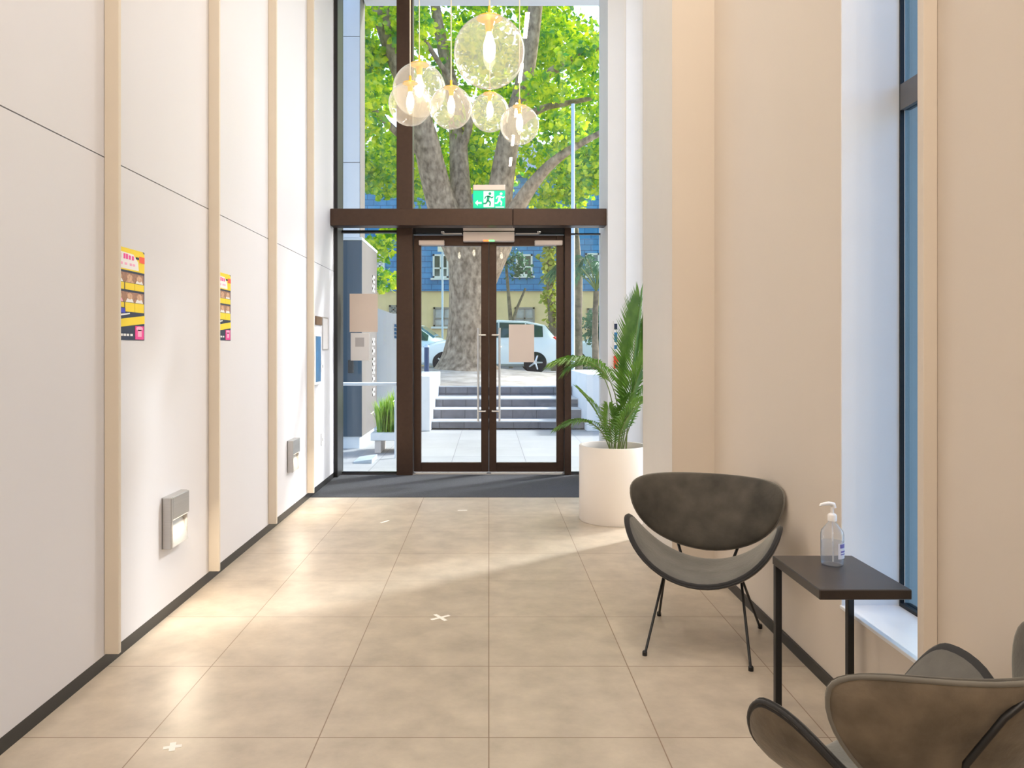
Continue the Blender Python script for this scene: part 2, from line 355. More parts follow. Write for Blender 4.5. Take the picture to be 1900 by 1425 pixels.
def build_raw(name, vs, fs, mats, parent=None, mi=None):
    me = bpy.data.meshes.new(name); org = Vector(WORLD.get(parent.name, parent.location)) if parent else Vector((0, 0, 0))
    me.from_pydata([(v[0]-org.x, v[1]-org.y, v[2]-org.z) for v in vs], [], fs)
    for m_ in (mats if isinstance(mats, (list, tuple)) else [mats]): me.materials.append(m_)
    if mi: me.polygons.foreach_set('material_index', mi)
    o = bpy.data.objects.new(name, me); COL.objects.link(o); WORLD[o.name] = org.copy()
    if parent: o.parent = parent
    return o
def tag(o, label, cat, group=None):
    o['label'] = label; o['category'] = cat
    if group: o['group'] = group
    return o
def thing(name, label, cat, loc, rz=0.0, group=None):
    o = bpy.data.objects.new(name, None); COL.objects.link(o); o.location = loc; o.rotation_euler = (0, 0, rz); o.empty_display_size = 0.1
    WORLD[o.name] = Vector(loc)
    return tag(o, label, cat, group)
def struct(name, mb, m, parent=None, **k):
    o = mb.build(name, m, parent, **k)
    if parent is None: o['kind'] = 'structure'
    return o
def sempty(name, loc):
    o = bpy.data.objects.new(name, None); COL.objects.link(o); o.location = loc; o['kind'] = 'structure'; o.empty_display_size = 0.1
    WORLD[o.name] = Vector(loc); return o
def copy_tree(o, parent=None):
    c = o.copy(); COL.objects.link(c)
    if parent: c.parent = parent
    for ch in list(o.children): copy_tree(ch, c)
    return c

# ------------------------------------------------------------------ room shell
LX = -1.65; RX = 1.383; TOP = 6.2; GY = 8.42
struct('floor', MB().box(-1.9, 1.75, -3.6, 7.06, -0.12, 0.0).box(1.6, 1.75, 7.06, 8.5, -0.12, 0), M['floor'], origin=(0, 0, 0))
struct('floor_threshold', MB().box(-1.9, 1.6, 7.06, 8.5, -0.12, -0.012), M['groove'])
struct('ceiling', MB().box(-1.9, 1.9, -3.6, 8.5, TOP, TOP+0.15), M['ceil'])
struct('wall_back', MB().box(-1.9, 1.9, -3.75, -3.6, 0, TOP), M['beige'])
FINS = [2.06, 3.28, 4.50, 5.72, 6.94]
w = MB(); edges = [-3.6, -1.6, -0.38, 0.84]+FINS+[8.45]
for a, b in zip(edges[:-1], edges[1:]):
    w.box(-1.80, LX, a+0.001, b-0.001, 0.0575, 2.1925, 0); w.box(-1.80, LX, a+0.001, b-0.001, 2.1975, TOP, 0)
w.box(-1.92, -1.80, -3.6, 8.45, 0, TOP, 1); w.box(-1.80, -1.668, -3.6, 8.45, 0.0, TOP, 1)
struct('wall_left', w, [M['panel'], M['groove']])
struct('baseboard_left', MB().box(-1.668, LX+0.001, -3.6, 8.13, 0, 0.0575), M['skirt'])
for i, y in enumerate([0.84]+FINS):
    struct('trim_%d' % (i+1), MB().bbox(LX+0.0005, LX+0.0625, y, y+0.022, 0.0625, TOP, 0.0015), M['fin'])
# right wall with its two side windows
w = MB()
w.box(RX, 1.75, -3.6, 2.43, 0, TOP).box(RX, 1.75, 2.43, 2.99, 0, 0.358).box(RX, 1.75, 2.43, 2.99, 5.2, TOP)
w.box(RX, 1.75, 2.99, 4.69, 0, TOP)
struct('wall_right', w, M['beige'])
w = MB(); w.box(1.124, 1.56, 4.69, 5.577, 0, TOP).box(1.56, 1.66, 4.69, 5.577, 0, TOP)
pil = struct('wall_pilaster', w, [M['beige'], M['warmgrey']])
for p in pil.data.polygons:
    if p.normal.x < -0.9: p.material_index = 1  # faces turned left get a greyer, slightly lighter tone
w = MB(); w.box(1.225, 1.75, 7.87, 8.5, 0, TOP).box(1.56, 1.75, 5.577, 7.87, 5.2, TOP).box(1.56, 1.75, 5.577, 7.87, 0.0, 0.06)
struct('wall_niche', w, M['stub'])
struct('baseboard_right', MB().box(RX-0.001, RX+0.01, -3.6, 4.69, 0, 0.05).box(RX-0.012, RX+0.001, -3.6, 4.689, 0, 0.05), M['skirt'])
struct('trim_7', MB().bbox(RX-0.044, RX-0.0005, 2.356, 2.39, 0.055, TOP, 0.0015), M['beige'])
# side window in the right wall
w4 = sempty('window_4', (1.5, 2.71, 0.36))
MB().box(RX-0.006, 1.60, 2.982, 2.9895, 0.372, 5.2).build('jamb_lining', M['white'], w4)
MB().box(RX-0.006, 1.60, 2.4305, 2.438, 0.372, 5.2).build('jamb_lining', M['white'], w4)
MB().bbox(RX-0.012, 1.60, 2.4305, 2.9895, 0.3585, 0.372, 0.002).build('window_sill', M['white'], w4)
f = MB().box(1.600, 1.616, 2.974, 2.9895, 0.36, 5.2).box(1.600, 1.616, 2.4305, 2.446, 0.36, 5.2).box(1.600, 1.640, 2.446, 2.974, 0.36, 0.385).box(1.600, 1.616, 2.446, 2.974, 5.18, 5.2)
f.build('window_frame', M['black'], w4)
MB().box(1.600, 1.640, 2.446, 2.974, 2.30, 2.40).build('transom', mat('grey_transom', (0.16, 0.16, 0.17), 0.4, metal=0.4), w4)
MB().box(1.618, 1.624, 2.446, 2.974, 0.385, 2.30).build('pane', M['blueglass'], w4)
MB().box(1.618, 1.624, 2.446, 2.974, 2.40, 5.18).build('pane', M['blueglass'], w4)
# niche window behind the pilaster
w5 = sempty('window_5', (1.6, 6.7, 0.06))
MB().box(1.41, 1.60, 7.855, 7.8695, 0.0, TOP).build('jamb_lining', M['white'], w5)
f = MB().box(1.60, 1.66, 7.80, 7.855, 0.06, 5.2).box(1.60, 1.66, 5.58, 5.62, 0.06, 5.2).box(1.60, 1.66, 5.62, 7.80, 0.06, 0.10).box(1.60, 1.66, 5.62, 7.80, 5.15, 5.2)
f.build('window_frame', M['black'], w5)
MB().box(1.634, 1.64, 5.62, 7.80, 0.10, 5.15).build('pane', M['glass'], w5)

# ------------------------------------------------------------------ glazed entrance screen
def frame_rect(x0, x1, z0, z1, t, y0, y1, mb=None, tb=None, tt=None):
    mb = mb or MB(); tb = tb or t; tt = tt or t
    mb.bbox(x0, x0+t, y0, y1, z0, z1, 0.003); mb.bbox(x1-t, x1, y0, y1, z0, z1, 0.003)
    mb.bbox(x0+t, x1-t, y0, y1, z0, z0+tb, 0.003); mb.bbox(x0+t, x1-t, y0, y1, z1-tt, z1, 0.003)
    return mb
struct('trim_8', MB().bbox(-1.0, -0.826, 8.28, 8.46, 0, TOP, 0.004), M['bronze'])           # tall mullion
struct('trim_9', MB().bbox(-1.649, -1.61, 8.14, 8.46, 0, TOP, 0.003), M['black'])           # left jamb
tb = MB().bbox(-1.649, 0.249, 7.95, 8.12, 2.654, 2.83, 0.004).bbox(0.2515, 1.2245, 7.95, 8.12, 2.654, 2.83, 0.004)
struct('trim_10', tb, M['bronze'])                                                        # beam over the doors
struct('trim_11', MB().bbox(0.825, 0.895, 8.31, 8.46, 0, 2.72, 0.004), M['bronze'])           # right door jamb
struct('trim_12', MB().box(-0.826, 0.825, 8.36, 8.46, 2.625, 2.71).box(-1.0, 0.895, 8.37, 8.45, 2.71, 2.725), M['black'])         # door head
w1 = sempty('window_1', (0, GY, 2.65))
MB().box(-1.61, -1.0, 8.38, 8.45, 2.645, 2.672).box(-1.61, -1.0, 8.38, 8.45, 5.9, 6.19).build('window_frame', M['black'], w1)
MB().box(-1.61, -1.0, 8.415, 8.425, 2.672, 5.9).build('pane', M['glass'], w1)
MB().box(-0.826, 1.225, 8.415, 8.425, 2.7255, 5.9).build('pane', M['glass'], w1)
MB().box(-0.826, 1.225, 8.38, 8.45, 5.9, 6.19).build('head_rail', M['black'], w1)
w2 = sempty('window_2', (-1.3, GY, 0))
MB().box(-1.61, -1.0, 8.38, 8.45, 0, 0.02).build('window_frame', M['black'], w2)
MB().box(-1.61, -1.0, 8.415, 8.425, 0.02, 2.645).build('pane', M['glass'], w2)
w3 = sempty('window_3', (1.1, GY, 0))
MB().box(0.895, 1.225, 8.38, 8.45, 0, 0.02).box(0.895, 1.225, 8.39, 8.44, 2.625, 2.64).build('window_frame', M['black'], w3)
MB().box(0.895, 1.225, 8.415, 8.425, 0.02, 2.625).build('pane', M['glass'], w3)
def leaf(name, x0, x1, sgn):
    d = sempty(name, ((x0+x1)/2, GY, 0.02))
    frame_rect(x0, x1, 0.022, 2.615, 0.08, 8.385, 8.44, tb=0.10, tt=0.115).build('door_frame', M['bronze'], d)
    MB().box(x0+0.08, x1-0.08, 8.41, 8.417, 0.122, 2.50).build('pane', M['glass'], d)
    xh = x1-0.112 if sgn < 0 else x0+0.112
    h = MB().tube([(xh, 8.325, 0.58), (xh, 8.325, 1.60)], 0.012, 12)
    hd = h.build('pull_handle', M['steel'], d, smooth=40)
    xm = x1-0.035 if sgn < 0 else x0+0.035
    for z in (0.69, 1.52):
        MB().tube([(xh, 8.325, z), (xm, 8.325, z), (xm, 8.386, z)], 0.010, 10).build('standoff', M['steel'], hd, smooth=40)
    MB().box(x0+0.02, x1-0.02, 8.36, 8.385, 0.002, 0.018).build('door_sweep', mat('pale_door_sweep', (0.72, 0.68, 0.62), 0.45, metal=0.3), d)
    return d
d1 = leaf('door_1', -0.822, -0.004, -1); MB().box(-0.0035, 0.0035, 8.395, 8.43, 0.022, 2.615).build('meeting_seal', M['black'], d1); d2 = leaf('door_2', 0.004, 0.822, 1)
# door closers, lock and sensor covers on the door head
def closer(xa, xb, xc, xd, loc_label):
    t = thing('door_closer', loc_label, 'door closer', ((xa+xb)/2, 8.33, 2.62), group='door closers over the entrance doors')
    MB().bbox(xa, xb, 8.30, 8.359, 2.625, 2.70, 0.006).build('closer_body', M['black'], t)
    MB().bbox(xc-0.018, xc+0.018, 8.26, 8.30, 2.618, 2.642, 0.004).build('spindle', M['steel'], t)
    MB().bbox(min(xc, xd), max(xc, xd), 8.25, 8.27, 2.606, 2.62, 0.003).build('arm', M['steel'], t)
    return t
closer(-0.80, -0.285, -0.50, -0.29, 'black door closer with steel arm over the left door leaf')
closer(0.285, 0.815, 0.54, 0.29, 'black door closer with steel arm over the right door leaf')
lk = thing('magnetic_lock', 'wide satin magnetic lock centred over both doors with red and green lights', 'door lock', (0, 8.3, 2.5))
MB().bbox(-0.278, 0.278, 8.27, 8.36, 2.535, 2.638, 0.006).build('lock_body', M['salmon'], lk)
MB().bbox(-0.278, 0.278, 8.28, 8.36, 2.65, 2.69, 0.004).build('cover_strip', M['salmon'], lk)
MB().box(-0.06, 0.0, 8.266, 8.27, 2.533, 2.548).build('indicator', M['led_r'], lk)
MB().box(0.0, 0.06, 8.266, 8.27, 2.533, 2.548).build('indicator', M['led_g'], lk)
tag(MB().bbox(-0.765, -0.485, 8.33, 8.384, 2.502, 2.556, 0.006).build('arm_bracket', M['salmon']), 'satin cover strip at the outer top of the left door leaf', 'bracket', 'arm brackets on the doors')
tag(MB().bbox(0.50, 0.805, 8.33, 8.384, 2.502, 2.556, 0.006).build('arm_bracket', M['salmon']), 'satin cover strip at the outer top of the right door leaf', 'bracket', 'arm brackets on the doors')
# papers taped to the glass
def sheet(x0, x1, z0, z1, y, m, label, marks=False):
    mb = MB().box(x0, x1, y-0.002, y, z0, z1, 0)
    if marks: mb.box(x0+0.05, x1-0.06, y-0.0026, y-0.002, z1-0.15, z1-0.05, 1)
    return tag(mb.build('paper_notice', [m, M['papergrey']]), label, 'notice', 'paper notices on the entrance glass')
S = 168.5
zf = lambda py: H-(py-VY)/S
xf = lambda px: (px-VX)/S
sheet(xf(649), xf(701), zf(616), zf(545), 8.4145, M['paper'], 'larger buff paper on the left sidelight glass, above a white sheet')
sheet(xf(651), xf(686), zf(669), zf(618), 8.4145, M['paperwhite'], 'smaller whitish paper with faint print on the left sidelight glass', True)
sheet(xf(944), xf(991), zf(672), zf(602), 8.4095, M['paper'], 'buff paper taped to the glass of the right door leaf')
# exit sign on the beam
ex = thing('exit_sign', 'green and white running man exit sign standing on the bronze beam', 'exit sign', (0.003, 8.03, 2.83))
MB().bbox(-0.165, 0.172, 8.0, 8.06, 3.03, 3.09, 0.006).bbox(-0.02, 0.02, 8.02, 8.05, 2.83, 3.03, 0.003).build('sign_housing', M['salmon'], ex)
MB().bbox(-0.165, 0.172, 8.01, 8.03, 2.845, 3.03, 0.003).build('sign_panel', M['signgreen'], ex)
g = MB()
y0, y1 = 8.006, 8.0098
g.box(-0.055, 0.055, y0, y1, 2.855, 3.022, 0)                       # open doorway
g.prism([(-0.145, 2.90), (-0.115, 2.93), (-0.115, 2.91), (-0.075, 2.91), (-0.075, 2.89), (-0.115, 2.89), (-0.115, 2.87)], 'y', y0, y1, 0)   # arrow
g.box(0.07, 0.16, y0, y1, 2.85, 2.86, 0)
def man(cx, z, s, mi):
    g.ball((cx+0.012*s, (y0+y1)/2-0.003, z+0.148*s), (0.016*s, 0.002, 0.016*s), 12, 8, mi)
    for a, b, r in (((0.0, 0.125), (-0.012, 0.075), 0.014), ((-0.012, 0.075), (0.018, 0.05), 0.009), ((0.018, 0.05), (0.01, 0.012), 0.008),
                    ((-0.012, 0.075), (-0.03, 0.04), 0.009), ((-0.03, 0.04), (-0.062, 0.038), 0.008), ((0.004, 0.12), (0.034, 0.10), 0.007),
                    ((0.034, 0.10), (0.05, 0.115), 0.006), ((0.0, 0.12), (-0.034, 0.115), 0.007), ((-0.034, 0.115), (-0.046, 0.09), 0.006)):
        A = Vector((cx+a[0]*s, 0, z+a[1]*s)); B = Vector((cx+b[0]*s, 0, z+b[1]*s)); d = (B-A).normalized(); nrm = Vector((-d.z, 0, d.x))*r*s
        g.prism([((A+nrm).x, (A+nrm).z), ((A-nrm).x, (A-nrm).z), ((B-nrm).x, (B-nrm).z), ((B+nrm).x, (B+nrm).z)], 'y', y0-0.003, y1, mi)
man(0.0, 2.856, 0.95, 1); man(0.118, 2.862, 0.9, 0)
g.build('pictogram', [M['signwhite'], M['green']], ex)
# entrance mat
tag(MB().bbox(-1.648, 1.22, 7.065, 8.30, -0.012, 0.004, 0.003).build('entrance_mat', M['mat']), 'charcoal entrance mat on the floor before the glass doors', 'mat')
# plates on the niche wall
t = thing('wall_switch', 'narrow white plate with blue and black stickers on wall right of the entrance', 'switch', P(1142, 650, 7.868))
a = P(1138, 687, 7.868); b = P(1146.5, 597, 7.868)
MB().bbox(a.x, b.x, 7.86, 7.869, 1.33, 1.66, 0.002).build('switch_plate', M['stub'], t)
for z0, z1, m_ in ((1.57, 1.63, 'p_navy'), (1.44, 1.54, 'noticeblue'), (1.37, 1.41, 'noticeblue')):
    MB().box(a.x+0.008, b.x-0.008, 7.858, 7.86, z0, z1).build('sticker', M[m_], t)
t = thing('call_point', 'red emergency call point on wall right of the entrance', 'call point', P(1142, 690, 7.868))
MB().bbox(a.x+0.002, b.x-0.002, 7.835, 7.869, 1.17, 1.30, 0.004).build('call_box', M['red'], t)
MB().box(a.x+0.012, b.x-0.012, 7.833, 7.835, 1.18, 1.21).build('press_plate', M['black'], t)

# ------------------------------------------------------------------ left wall fittings
def step_light(y, label):
    t = thing('wall_light', label, 'wall light', (LX, y, 0.36), group='recessed step lights on the left wall')
    x0, x1 = LX+0.0005, LX+0.05; ya, yb = y-0.12, y+0.12
    h = MB().bbox(x0, x1, ya, ya+0.022, 0.36, 0.62, 0.003).bbox(x0, x1-0.012, yb-0.012, yb, 0.36, 0.62, 0.003).box(x0, x0+0.006, ya, yb, 0.36, 0.62)
    h.build('housing', M['alu'], t)
    MB().prism([(x0+0.006, 0.62), (x1-0.002, 0.62), (x1, 0.616), (x1, 0.505), (x0+0.006, 0.505)], 'y', ya+0.022, yb-0.012).build('cover', M['alu'], t)
    MB().prism([(x0+0.006, 0.50), (x0+0.012, 0.50), (x1-0.004, 0.362), (x0+0.006, 0.362)], 'y', ya+0.022, yb-0.012).build('reflector', M['alu'], t)
    MB().box(x0+0.012, x1-0.006, ya+0.03, yb-0.02, 0.499, 0.5045).build('lamp_lens', M['lens'], t)
    l_ = light('step_lamp_light', 'AREA', (x1+0.01, y, 0.50), 3.6, (1.0, 0.84, 0.64), 0.18, 0.03, aim=(0.75, 0, -0.8), parent=t)
    return t
step_light(3.975, 'nearer square metal step light glowing low on the left wall')
step_light(6.37, 'farther square metal step light glowing low on the left wall')
def poster(y0, y1, z0, z1, label):
    W = y1-y0; Hh = z1-z0; mb = MB()
    names = ['p_yellow', 'p_navy', 'p_pink', 'p_red', 'p_skin', 'p_skin2', 'p_blue', 'p_white', 'p_lightpink']
    ix = {n: i for i, n in enumerate(names)}
    def r(u0, v0, u1, v1, m, k=1):
        mb.box(LX+0.0004, LX+0.0015+0.0004*k, y0+u0*W, y0+u1*W, z1-v1*Hh, z1-v0*Hh, ix[m])
    def poly(pts, m, k=2):
        mb.prism([(y0+u*W, z1-v*Hh) for u, v in pts], 'x', LX+0.0004, LX+0.0015+0.0004*k, ix[m])
    def disc(u, v, ru, rv, m, k=3):
        poly([(u+ru*math.cos(q*math.pi/8), v+rv*math.sin(q*math.pi/8)) for q in range(16)], m, k)
    r(0, 0, 1, 1, 'p_navy', 0)
    poly([(0, 0), (0.93, 0.0), (1, 0.03), (1, 0.24), (0, 0.24)], 'p_yellow', 1)
    poly([(0.0, 0.045), (0.62, 0.055), (0.78, 0.13), (0.80, 0.225), (0, 0.225)], 'p_white', 2)
    for u in (0.16, 0.30, 0.38, 0.47, 0.57): r(u, 0.065+0.01*(u > .4), u+0.06, 0.12, 'p_pink', 4)
    for u in (0.10, 0.2, 0.34, 0.5, 0.6): r(u, 0.16, u+0.07, 0.185, 'p_lightpink', 4)
    r(0.82, 0.06, 1, 0.13, 'p_red', 3); r(0.70, 0.075, 0.80, 0.10, 'p_navy', 5)
    r(0.03, 0.265, 0.97, 0.37, 'p_skin2', 1); r(0.03, 0.475, 0.97, 0.585, 'p_skin2', 1)
    for k, u in enumerate((0.16, 0.5, 0.82)):
        disc(u, 0.315, 0.09, 0.035, 'p_skin', 3); poly([(u-0.13, 0.37), (u-0.08, 0.335), (u+0.08, 0.335), (u+0.13, 0.37)], 'p_white' if k != 1 else 'p_skin', 2)
        disc(u, 0.52, 0.09, 0.035, 'p_skin', 3); poly([(u-0.13, 0.585), (u-0.08, 0.545), (u+0.08, 0.545), (u+0.13, 0.585)], 'p_white' if k else 'p_lightpink', 2)
        r(u-0.15, 0.375, u+0.16, 0.45, 'p_yellow', 2); r(u-0.15, 0.59, u+0.16, 0.645 if k == 0 else 0.69, 'p_yellow', 2)
    r(0.03, 0.655, 0.36, 0.705, 'p_blue', 2)
    poly([(0.0, 0.735), (0.5, 0.70), (0.5, 0.715), (0.0, 0.755)], 'p_white', 3)
    poly([(0.1, 0.78), (1, 0.72), (1, 0.81), (0.1, 0.865)], 'p_yellow', 3)
    poly([(0.1, 0.765), (0.22, 0.755), (0.2, 0.79), (0.12, 0.80)], 'p_white', 4)
    r(0.68, 0.84, 0.97, 0.99, 'p_pink', 4); disc(0.82, 0.87, 0.11, 0.025, 'p_lightpink', 5); r(0.76, 0.88, 0.89, 0.96, 'p_lightpink', 5)
    for u in (0.05, 0.2, 0.3, 0.4, 0.52): r(u, 0.93, u+0.075, 0.955, 'p_white', 3)
    o = mb.build('poster', [M[n] for n in names])
    return tag(o, label, 'poster', 'yellow and navy posters on the left wall')
poster(3.36, 3.66, 1.412, 1.832, 'nearer yellow and navy poster with photos on the left wall, above the near step light')
poster(4.585, 4.882, 1.424, 1.842, 'farther yellow and navy poster on the left wall, the smaller-looking one')
t = thing('framed_notice', 'tall narrow blue notice in white frame on left wall beside the entrance', 'notice', (LX, 7.25, 1.05))
MB().bbox(LX+0.0005, LX+0.03, 7.13, 7.40, 1.03, 1.51, 0.004).build('notice_frame', M['white'], t)
MB().box(LX+0.03, LX+0.032, 7.16, 7.37, 1.06, 1.49).build('notice_sheet', M['noticeblue'], t)
tag(MB().bbox(LX+0.0005, LX+0.012, 7.26, 7.52, 1.60, 1.685, 0.003).build('wall_plaque', M['brownplate']), 'small brown plaque on the left wall above the blue notice', 'plaque')
t = thing('paper_sign', 'pale sheet in thin grey frame on left wall nearest the glass', 'notice', (LX, 7.72, 1.36))
mb = MB()
for (ya, yb, za, zb) in ((7.58, 7.59, 1.36, 1.69), (7.83, 7.84, 1.36, 1.69), (7.59, 7.83, 1.36, 1.37), (7.59, 7.83, 1.68, 1.69)):
    mb.box(LX+0.0005, LX+0.006, ya, yb, za, zb)
mb.build('sign_frame', M['alu'], t); MB().box(LX+0.0005, LX+0.002, 7.59, 7.83, 1.37, 1.68).build('sign_sheet', M['paperwhite'], t)
for z, lab in ((1.14, 'white switch plate on left wall below the pale sheet'), (0.42, 'white outlet plate low on left wall near the mat')):
    t = thing('switch_plate' if z > 1 else 'outlet_plate', lab, 'switch' if z > 1 else 'outlet', (LX, 7.55, z))
    MB().bbox(LX+0.0005, LX+0.01, 7.51, 7.59, z, z+0.12, 0.003).build('plate', M['white'], t)
    MB().box(LX+0.01, LX+0.014, 7.535, 7.565, z+0.045, z+0.075).build('rocker' if z > 1 else 'socket', M['papergrey'], t)

# ------------------------------------------------------------------ pendants
def pendant(c, r, label):
    c = Vector(c); t = thing('pendant_light', label, 'pendant light', c, group='glass globe pendants')
    prof = [(r*math.sin(a), -r*math.cos(a)) for a in [math.pi*i/28 for i in range(28)] if a < math.pi-0.16]
    MB().lathe(prof[0:1]+prof[1:]+[(r*0.155, r*0.99)], c, 48).build('glass_globe', M['globe'], t, smooth=60)
    cap = MB().lathe([(0.006, r*1.30), (0.0075, r*1.30), (0.0075, r*1.03), (0.028, r*1.015), (r*0.36, r*0.965), (r*0.37, r*0.945), (r*0.30, r*0.93), (r*0.13, r*0.86), (r*0.10, r*0.55), (0.0, r*0.55)], c, 32)
    cap.build('brass_cap', M['brass'], t, smooth=35)
    b = MB().lathe([(0.0, r*0.55), (r*0.07, r*0.54), (r*0.10, r*0.44), (r*0.165, r*0.22), (r*0.175, r*0.04), (r*0.14, -r*0.16), (r*0.06, -r*0.26), (0, -r*0.28)], c, 24)
    b.build('bulb', M['bulb'], t, smooth=60)
    MB().tube([c+Vector((0, 0, r*1.29)), (c.x, c.y, TOP-0.002)], 0.0035, 8).build('cord', M['cord'], t)
    return t
pendant((0.003, 4.5, 3.117), 0.209, 'largest clear glass globe pendant, hanging highest in the middle of the cluster')
pendant((-0.473, 4.6, 2.845), 0.13, 'small globe pendant furthest left, in front of the bigger left globe')
pendant((-0.234, 4.75, 2.869), 0.131, 'small globe pendant second from left in the front row, left of the largest globe')
pendant((0.007, 5.2, 2.98), 0.132, 'small globe pendant directly below and behind the largest globe')
pendant((0.197, 4.9, 2.806), 0.125, 'smallest and lowest globe pendant, furthest right of the cluster')
pendant((-0.491, 5.4, 3.20), 0.187, 'medium globe pendant behind the leftmost small globe')

# ------------------------------------------------------------------ chairs
def shell(fn, T=0.027, edge=True, ns=64):
    """closed cushion: fn(r, theta) gives a point on the middle surface"""
    mb = MB(); vs = []; fs = []
    def nrm(r, th):
        e = 1e-3; rr = max(r, 0.02)
        a = fn(rr+e, th)-fn(rr-e, th); b = fn(rr, th+e)-fn(rr, th-e)
        return a.cross(b).normalized()
    rs = [0.12, 0.3, 0.5, 0.68, 0.82, 0.91, 0.96, 0.985, 1.0]
    tp = lambda r: T*max(0.0, 1-r**7)**0.5*(0.85+0.15*(1-r))
    rings = []
    for side in (1, -1):
        for r in (rs if side == 1 else rs[-2::-1]):
            rings.append((r, side))
    n0 = nrm(0.02, 0.0)
    vs.append(fn(0.0, 0.0)+n0*T)
    for r, sd in rings:
        for k in range(ns):
            th = 2*math.pi*k/ns; vs.append(fn(r, th)+nrm(r, th)*tp(r)*sd)
    vs.append(fn(0.0, 0.0)-n0*T); L = len(vs)-1; R = len(rings)
    for k in range(ns):
        fs.append((0, 1+k, 1+(k+1) % ns)); fs.append((L, 1+(R-1)*ns+(k+1) % ns, 1+(R-1)*ns+k))
    for i in range(R-1):
        for k in range(ns):
            fs.append((1+i*ns+k, 1+(i+1)*ns+k, 1+(i+1)*ns+(k+1) % ns, 1+i*ns+(k+1) % ns))
    mb._add(vs, fs)
    for q, f_ in enumerate(fs):
        ring = (max(f_)-1)//ns
        if edge and len(rs)-2 <= ring <= len(rs)+1: mb.m[q] = 2
        elif ring > len(rs): mb.m[q] = 1
    rim = [fn(0.985, 2*math.pi*k/ns)-nrm(0.985, 2*math.pi*k/ns)*tp(0.985)*0.9 for k in range(ns)]
    return mb, rim
def outline(th, a, bt, bb, p=2.2):
    c, s_ = math.cos(th), math.sin(th); b = bt if s_ > 0 else bb
    k = (abs(c)**p+abs(s_)**p)**(-1/p)
    return a*c*k, b*s_*k
def seat_fn(r, th):
    u, v = outline(th, 0.464, 0.242, 0.14, 2.08); u *= r; v *= r; R = 0.354
    x = R*math.sin(u/R); z = R*(1-math.cos(u/R))
    return Vector((x, -0.08+v, 0.322+z+0.123*v*v+0.043*v))
TILT = 0.409
def back_fn(r, th):
    u, v = outline(th, 0.435, 0.153, 0.232, 1.87); u *= r; v *= r; R = 0.397
    x = R*math.sin(u/R); fwd = R*(1-math.cos(u/R))-0.147*v*v
    d = Vector((0, math.sin(TILT), math.cos(TILT))); n = Vector((0, -math.cos(TILT), math.sin(TILT)))
    c = Vector((0, 0.281, 0.597))
    return Vector((x, 0, 0))+c+d*v+n*fwd
def chair(loc, rz, label):
    t = thing('slice_lounge_chair', label, 'chair', loc, rz, 'velvet lounge chairs')
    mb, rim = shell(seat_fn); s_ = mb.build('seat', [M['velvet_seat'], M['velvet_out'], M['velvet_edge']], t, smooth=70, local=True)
    MB().loop(rim, 0.0055).build('piping', M['velvet_edge'], s_, smooth=70, local=True)
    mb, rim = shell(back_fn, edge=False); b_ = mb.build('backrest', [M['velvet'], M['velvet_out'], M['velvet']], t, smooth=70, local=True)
    MB().loop(rim, 0.0055).build('piping', M['velvet_trim'], b_, smooth=70, local=True)
    for sx in (-1, 1):
        top = Vector((sx*0.17, -0.01, 0.33))
        for ft in (Vector((sx*0.225, -0.265, 0.0)), Vector((sx*0.245, 0.275, 0.0))):
            d = (top-ft).normalized()
            lg = MB().tube([ft+Vector((0, 0, 0.002))+d*0.005, top], 0.0062, 8).build('leg', M['black'], t, smooth=50, local=True)
            MB().lathe([(0.011, 0.0), (0.011, 0.016), (0.007, 0.022)], ft, 12).build('foot_cap', M['black'], lg, local=True)
        MB().tube([top+Vector((0, 0.0, -0.004)), (sx*0.13, 0.10, 0.295), (sx*0.125, 0.20, 0.35), (sx*0.165, 0.245, 0.46), (sx*0.195, 0.272, 0.57), (sx*0.155, 0.320, 0.67), (sx*0.10, 0.334, 0.70)], 0.0072, 8).build('back_support', M['black'], t, smooth=50, local=True)
    MB().tube([(-0.17, -0.01, 0.328), (-0.06, -0.01, 0.305), (0.06, -0.01, 0.305), (0.17, -0.01, 0.328)], 0.0065, 8).build('cross_bar', M['black'], t, smooth=50, local=True)
    return t
chair((1.004, 3.589, 0.0), -0.372, 'dark grey velvet lounge chair on black rod legs facing the camera, left of side table')
# facing (-.41,.91): local -Y maps to that direction
chair((0.968, 1.811, 0.0), -2.653, 'nearest brown-lit velvet lounge chair seen from behind at the bottom right corner')
# ------------------------------------------------------------------ side table and sanitizer
TZ = 0.60
t = thing('side_table', 'small black side table with square legs by the right wall', 'table', (1.21, 2.66, 0))
MB().bbox(1.06, 1.358, 2.452, 2.86, TZ-0.033, TZ, 0.003).build('table_top', M['table'], t)
MB().bbox(1.063, 1.087, 2.834, 2.858, 0.024, TZ-0.033, 0.002).build('leg', M['black'], t)
MB().bbox(1.331, 1.355, 2.834, 2.858, 0.024, TZ-0.033, 0.002).build('leg', M['black'], t)
MB().bbox(1.063, 1.087, 2.46, 2.858, 0.0, 0.024, 0.002).bbox(1.331, 1.355, 2.46, 2.858, 0, 0.024, 0.002).bbox(1.087, 1.331, 2.46, 2.484, 0, 0.024, 0.002).build('base_frame', M['black'], t)
bc = Vector((1.228, 2.735, TZ))
t = thing('sanitizer_bottle', 'clear pump bottle of hand sanitizer standing on the black side table', 'bottle', bc)
bd = MB().lathe([(0.0, 0.0), (0.034, 0.0), (0.0385, 0.006), (0.039, 0.02), (0.039, 0.112), (0.036, 0.124), (0.018, 0.148), (0.0135, 0.152), (0.0135, 0.162)], bc, 32)
bd.build('bottle_body', M['clear'], t, smooth=40)
MB().lathe([(0.0, 0.004), (0.033, 0.004), (0.0365, 0.012), (0.0365, 0.085), (0.0, 0.085)], bc, 32).build('gel', M['gel'], t, smooth=40)
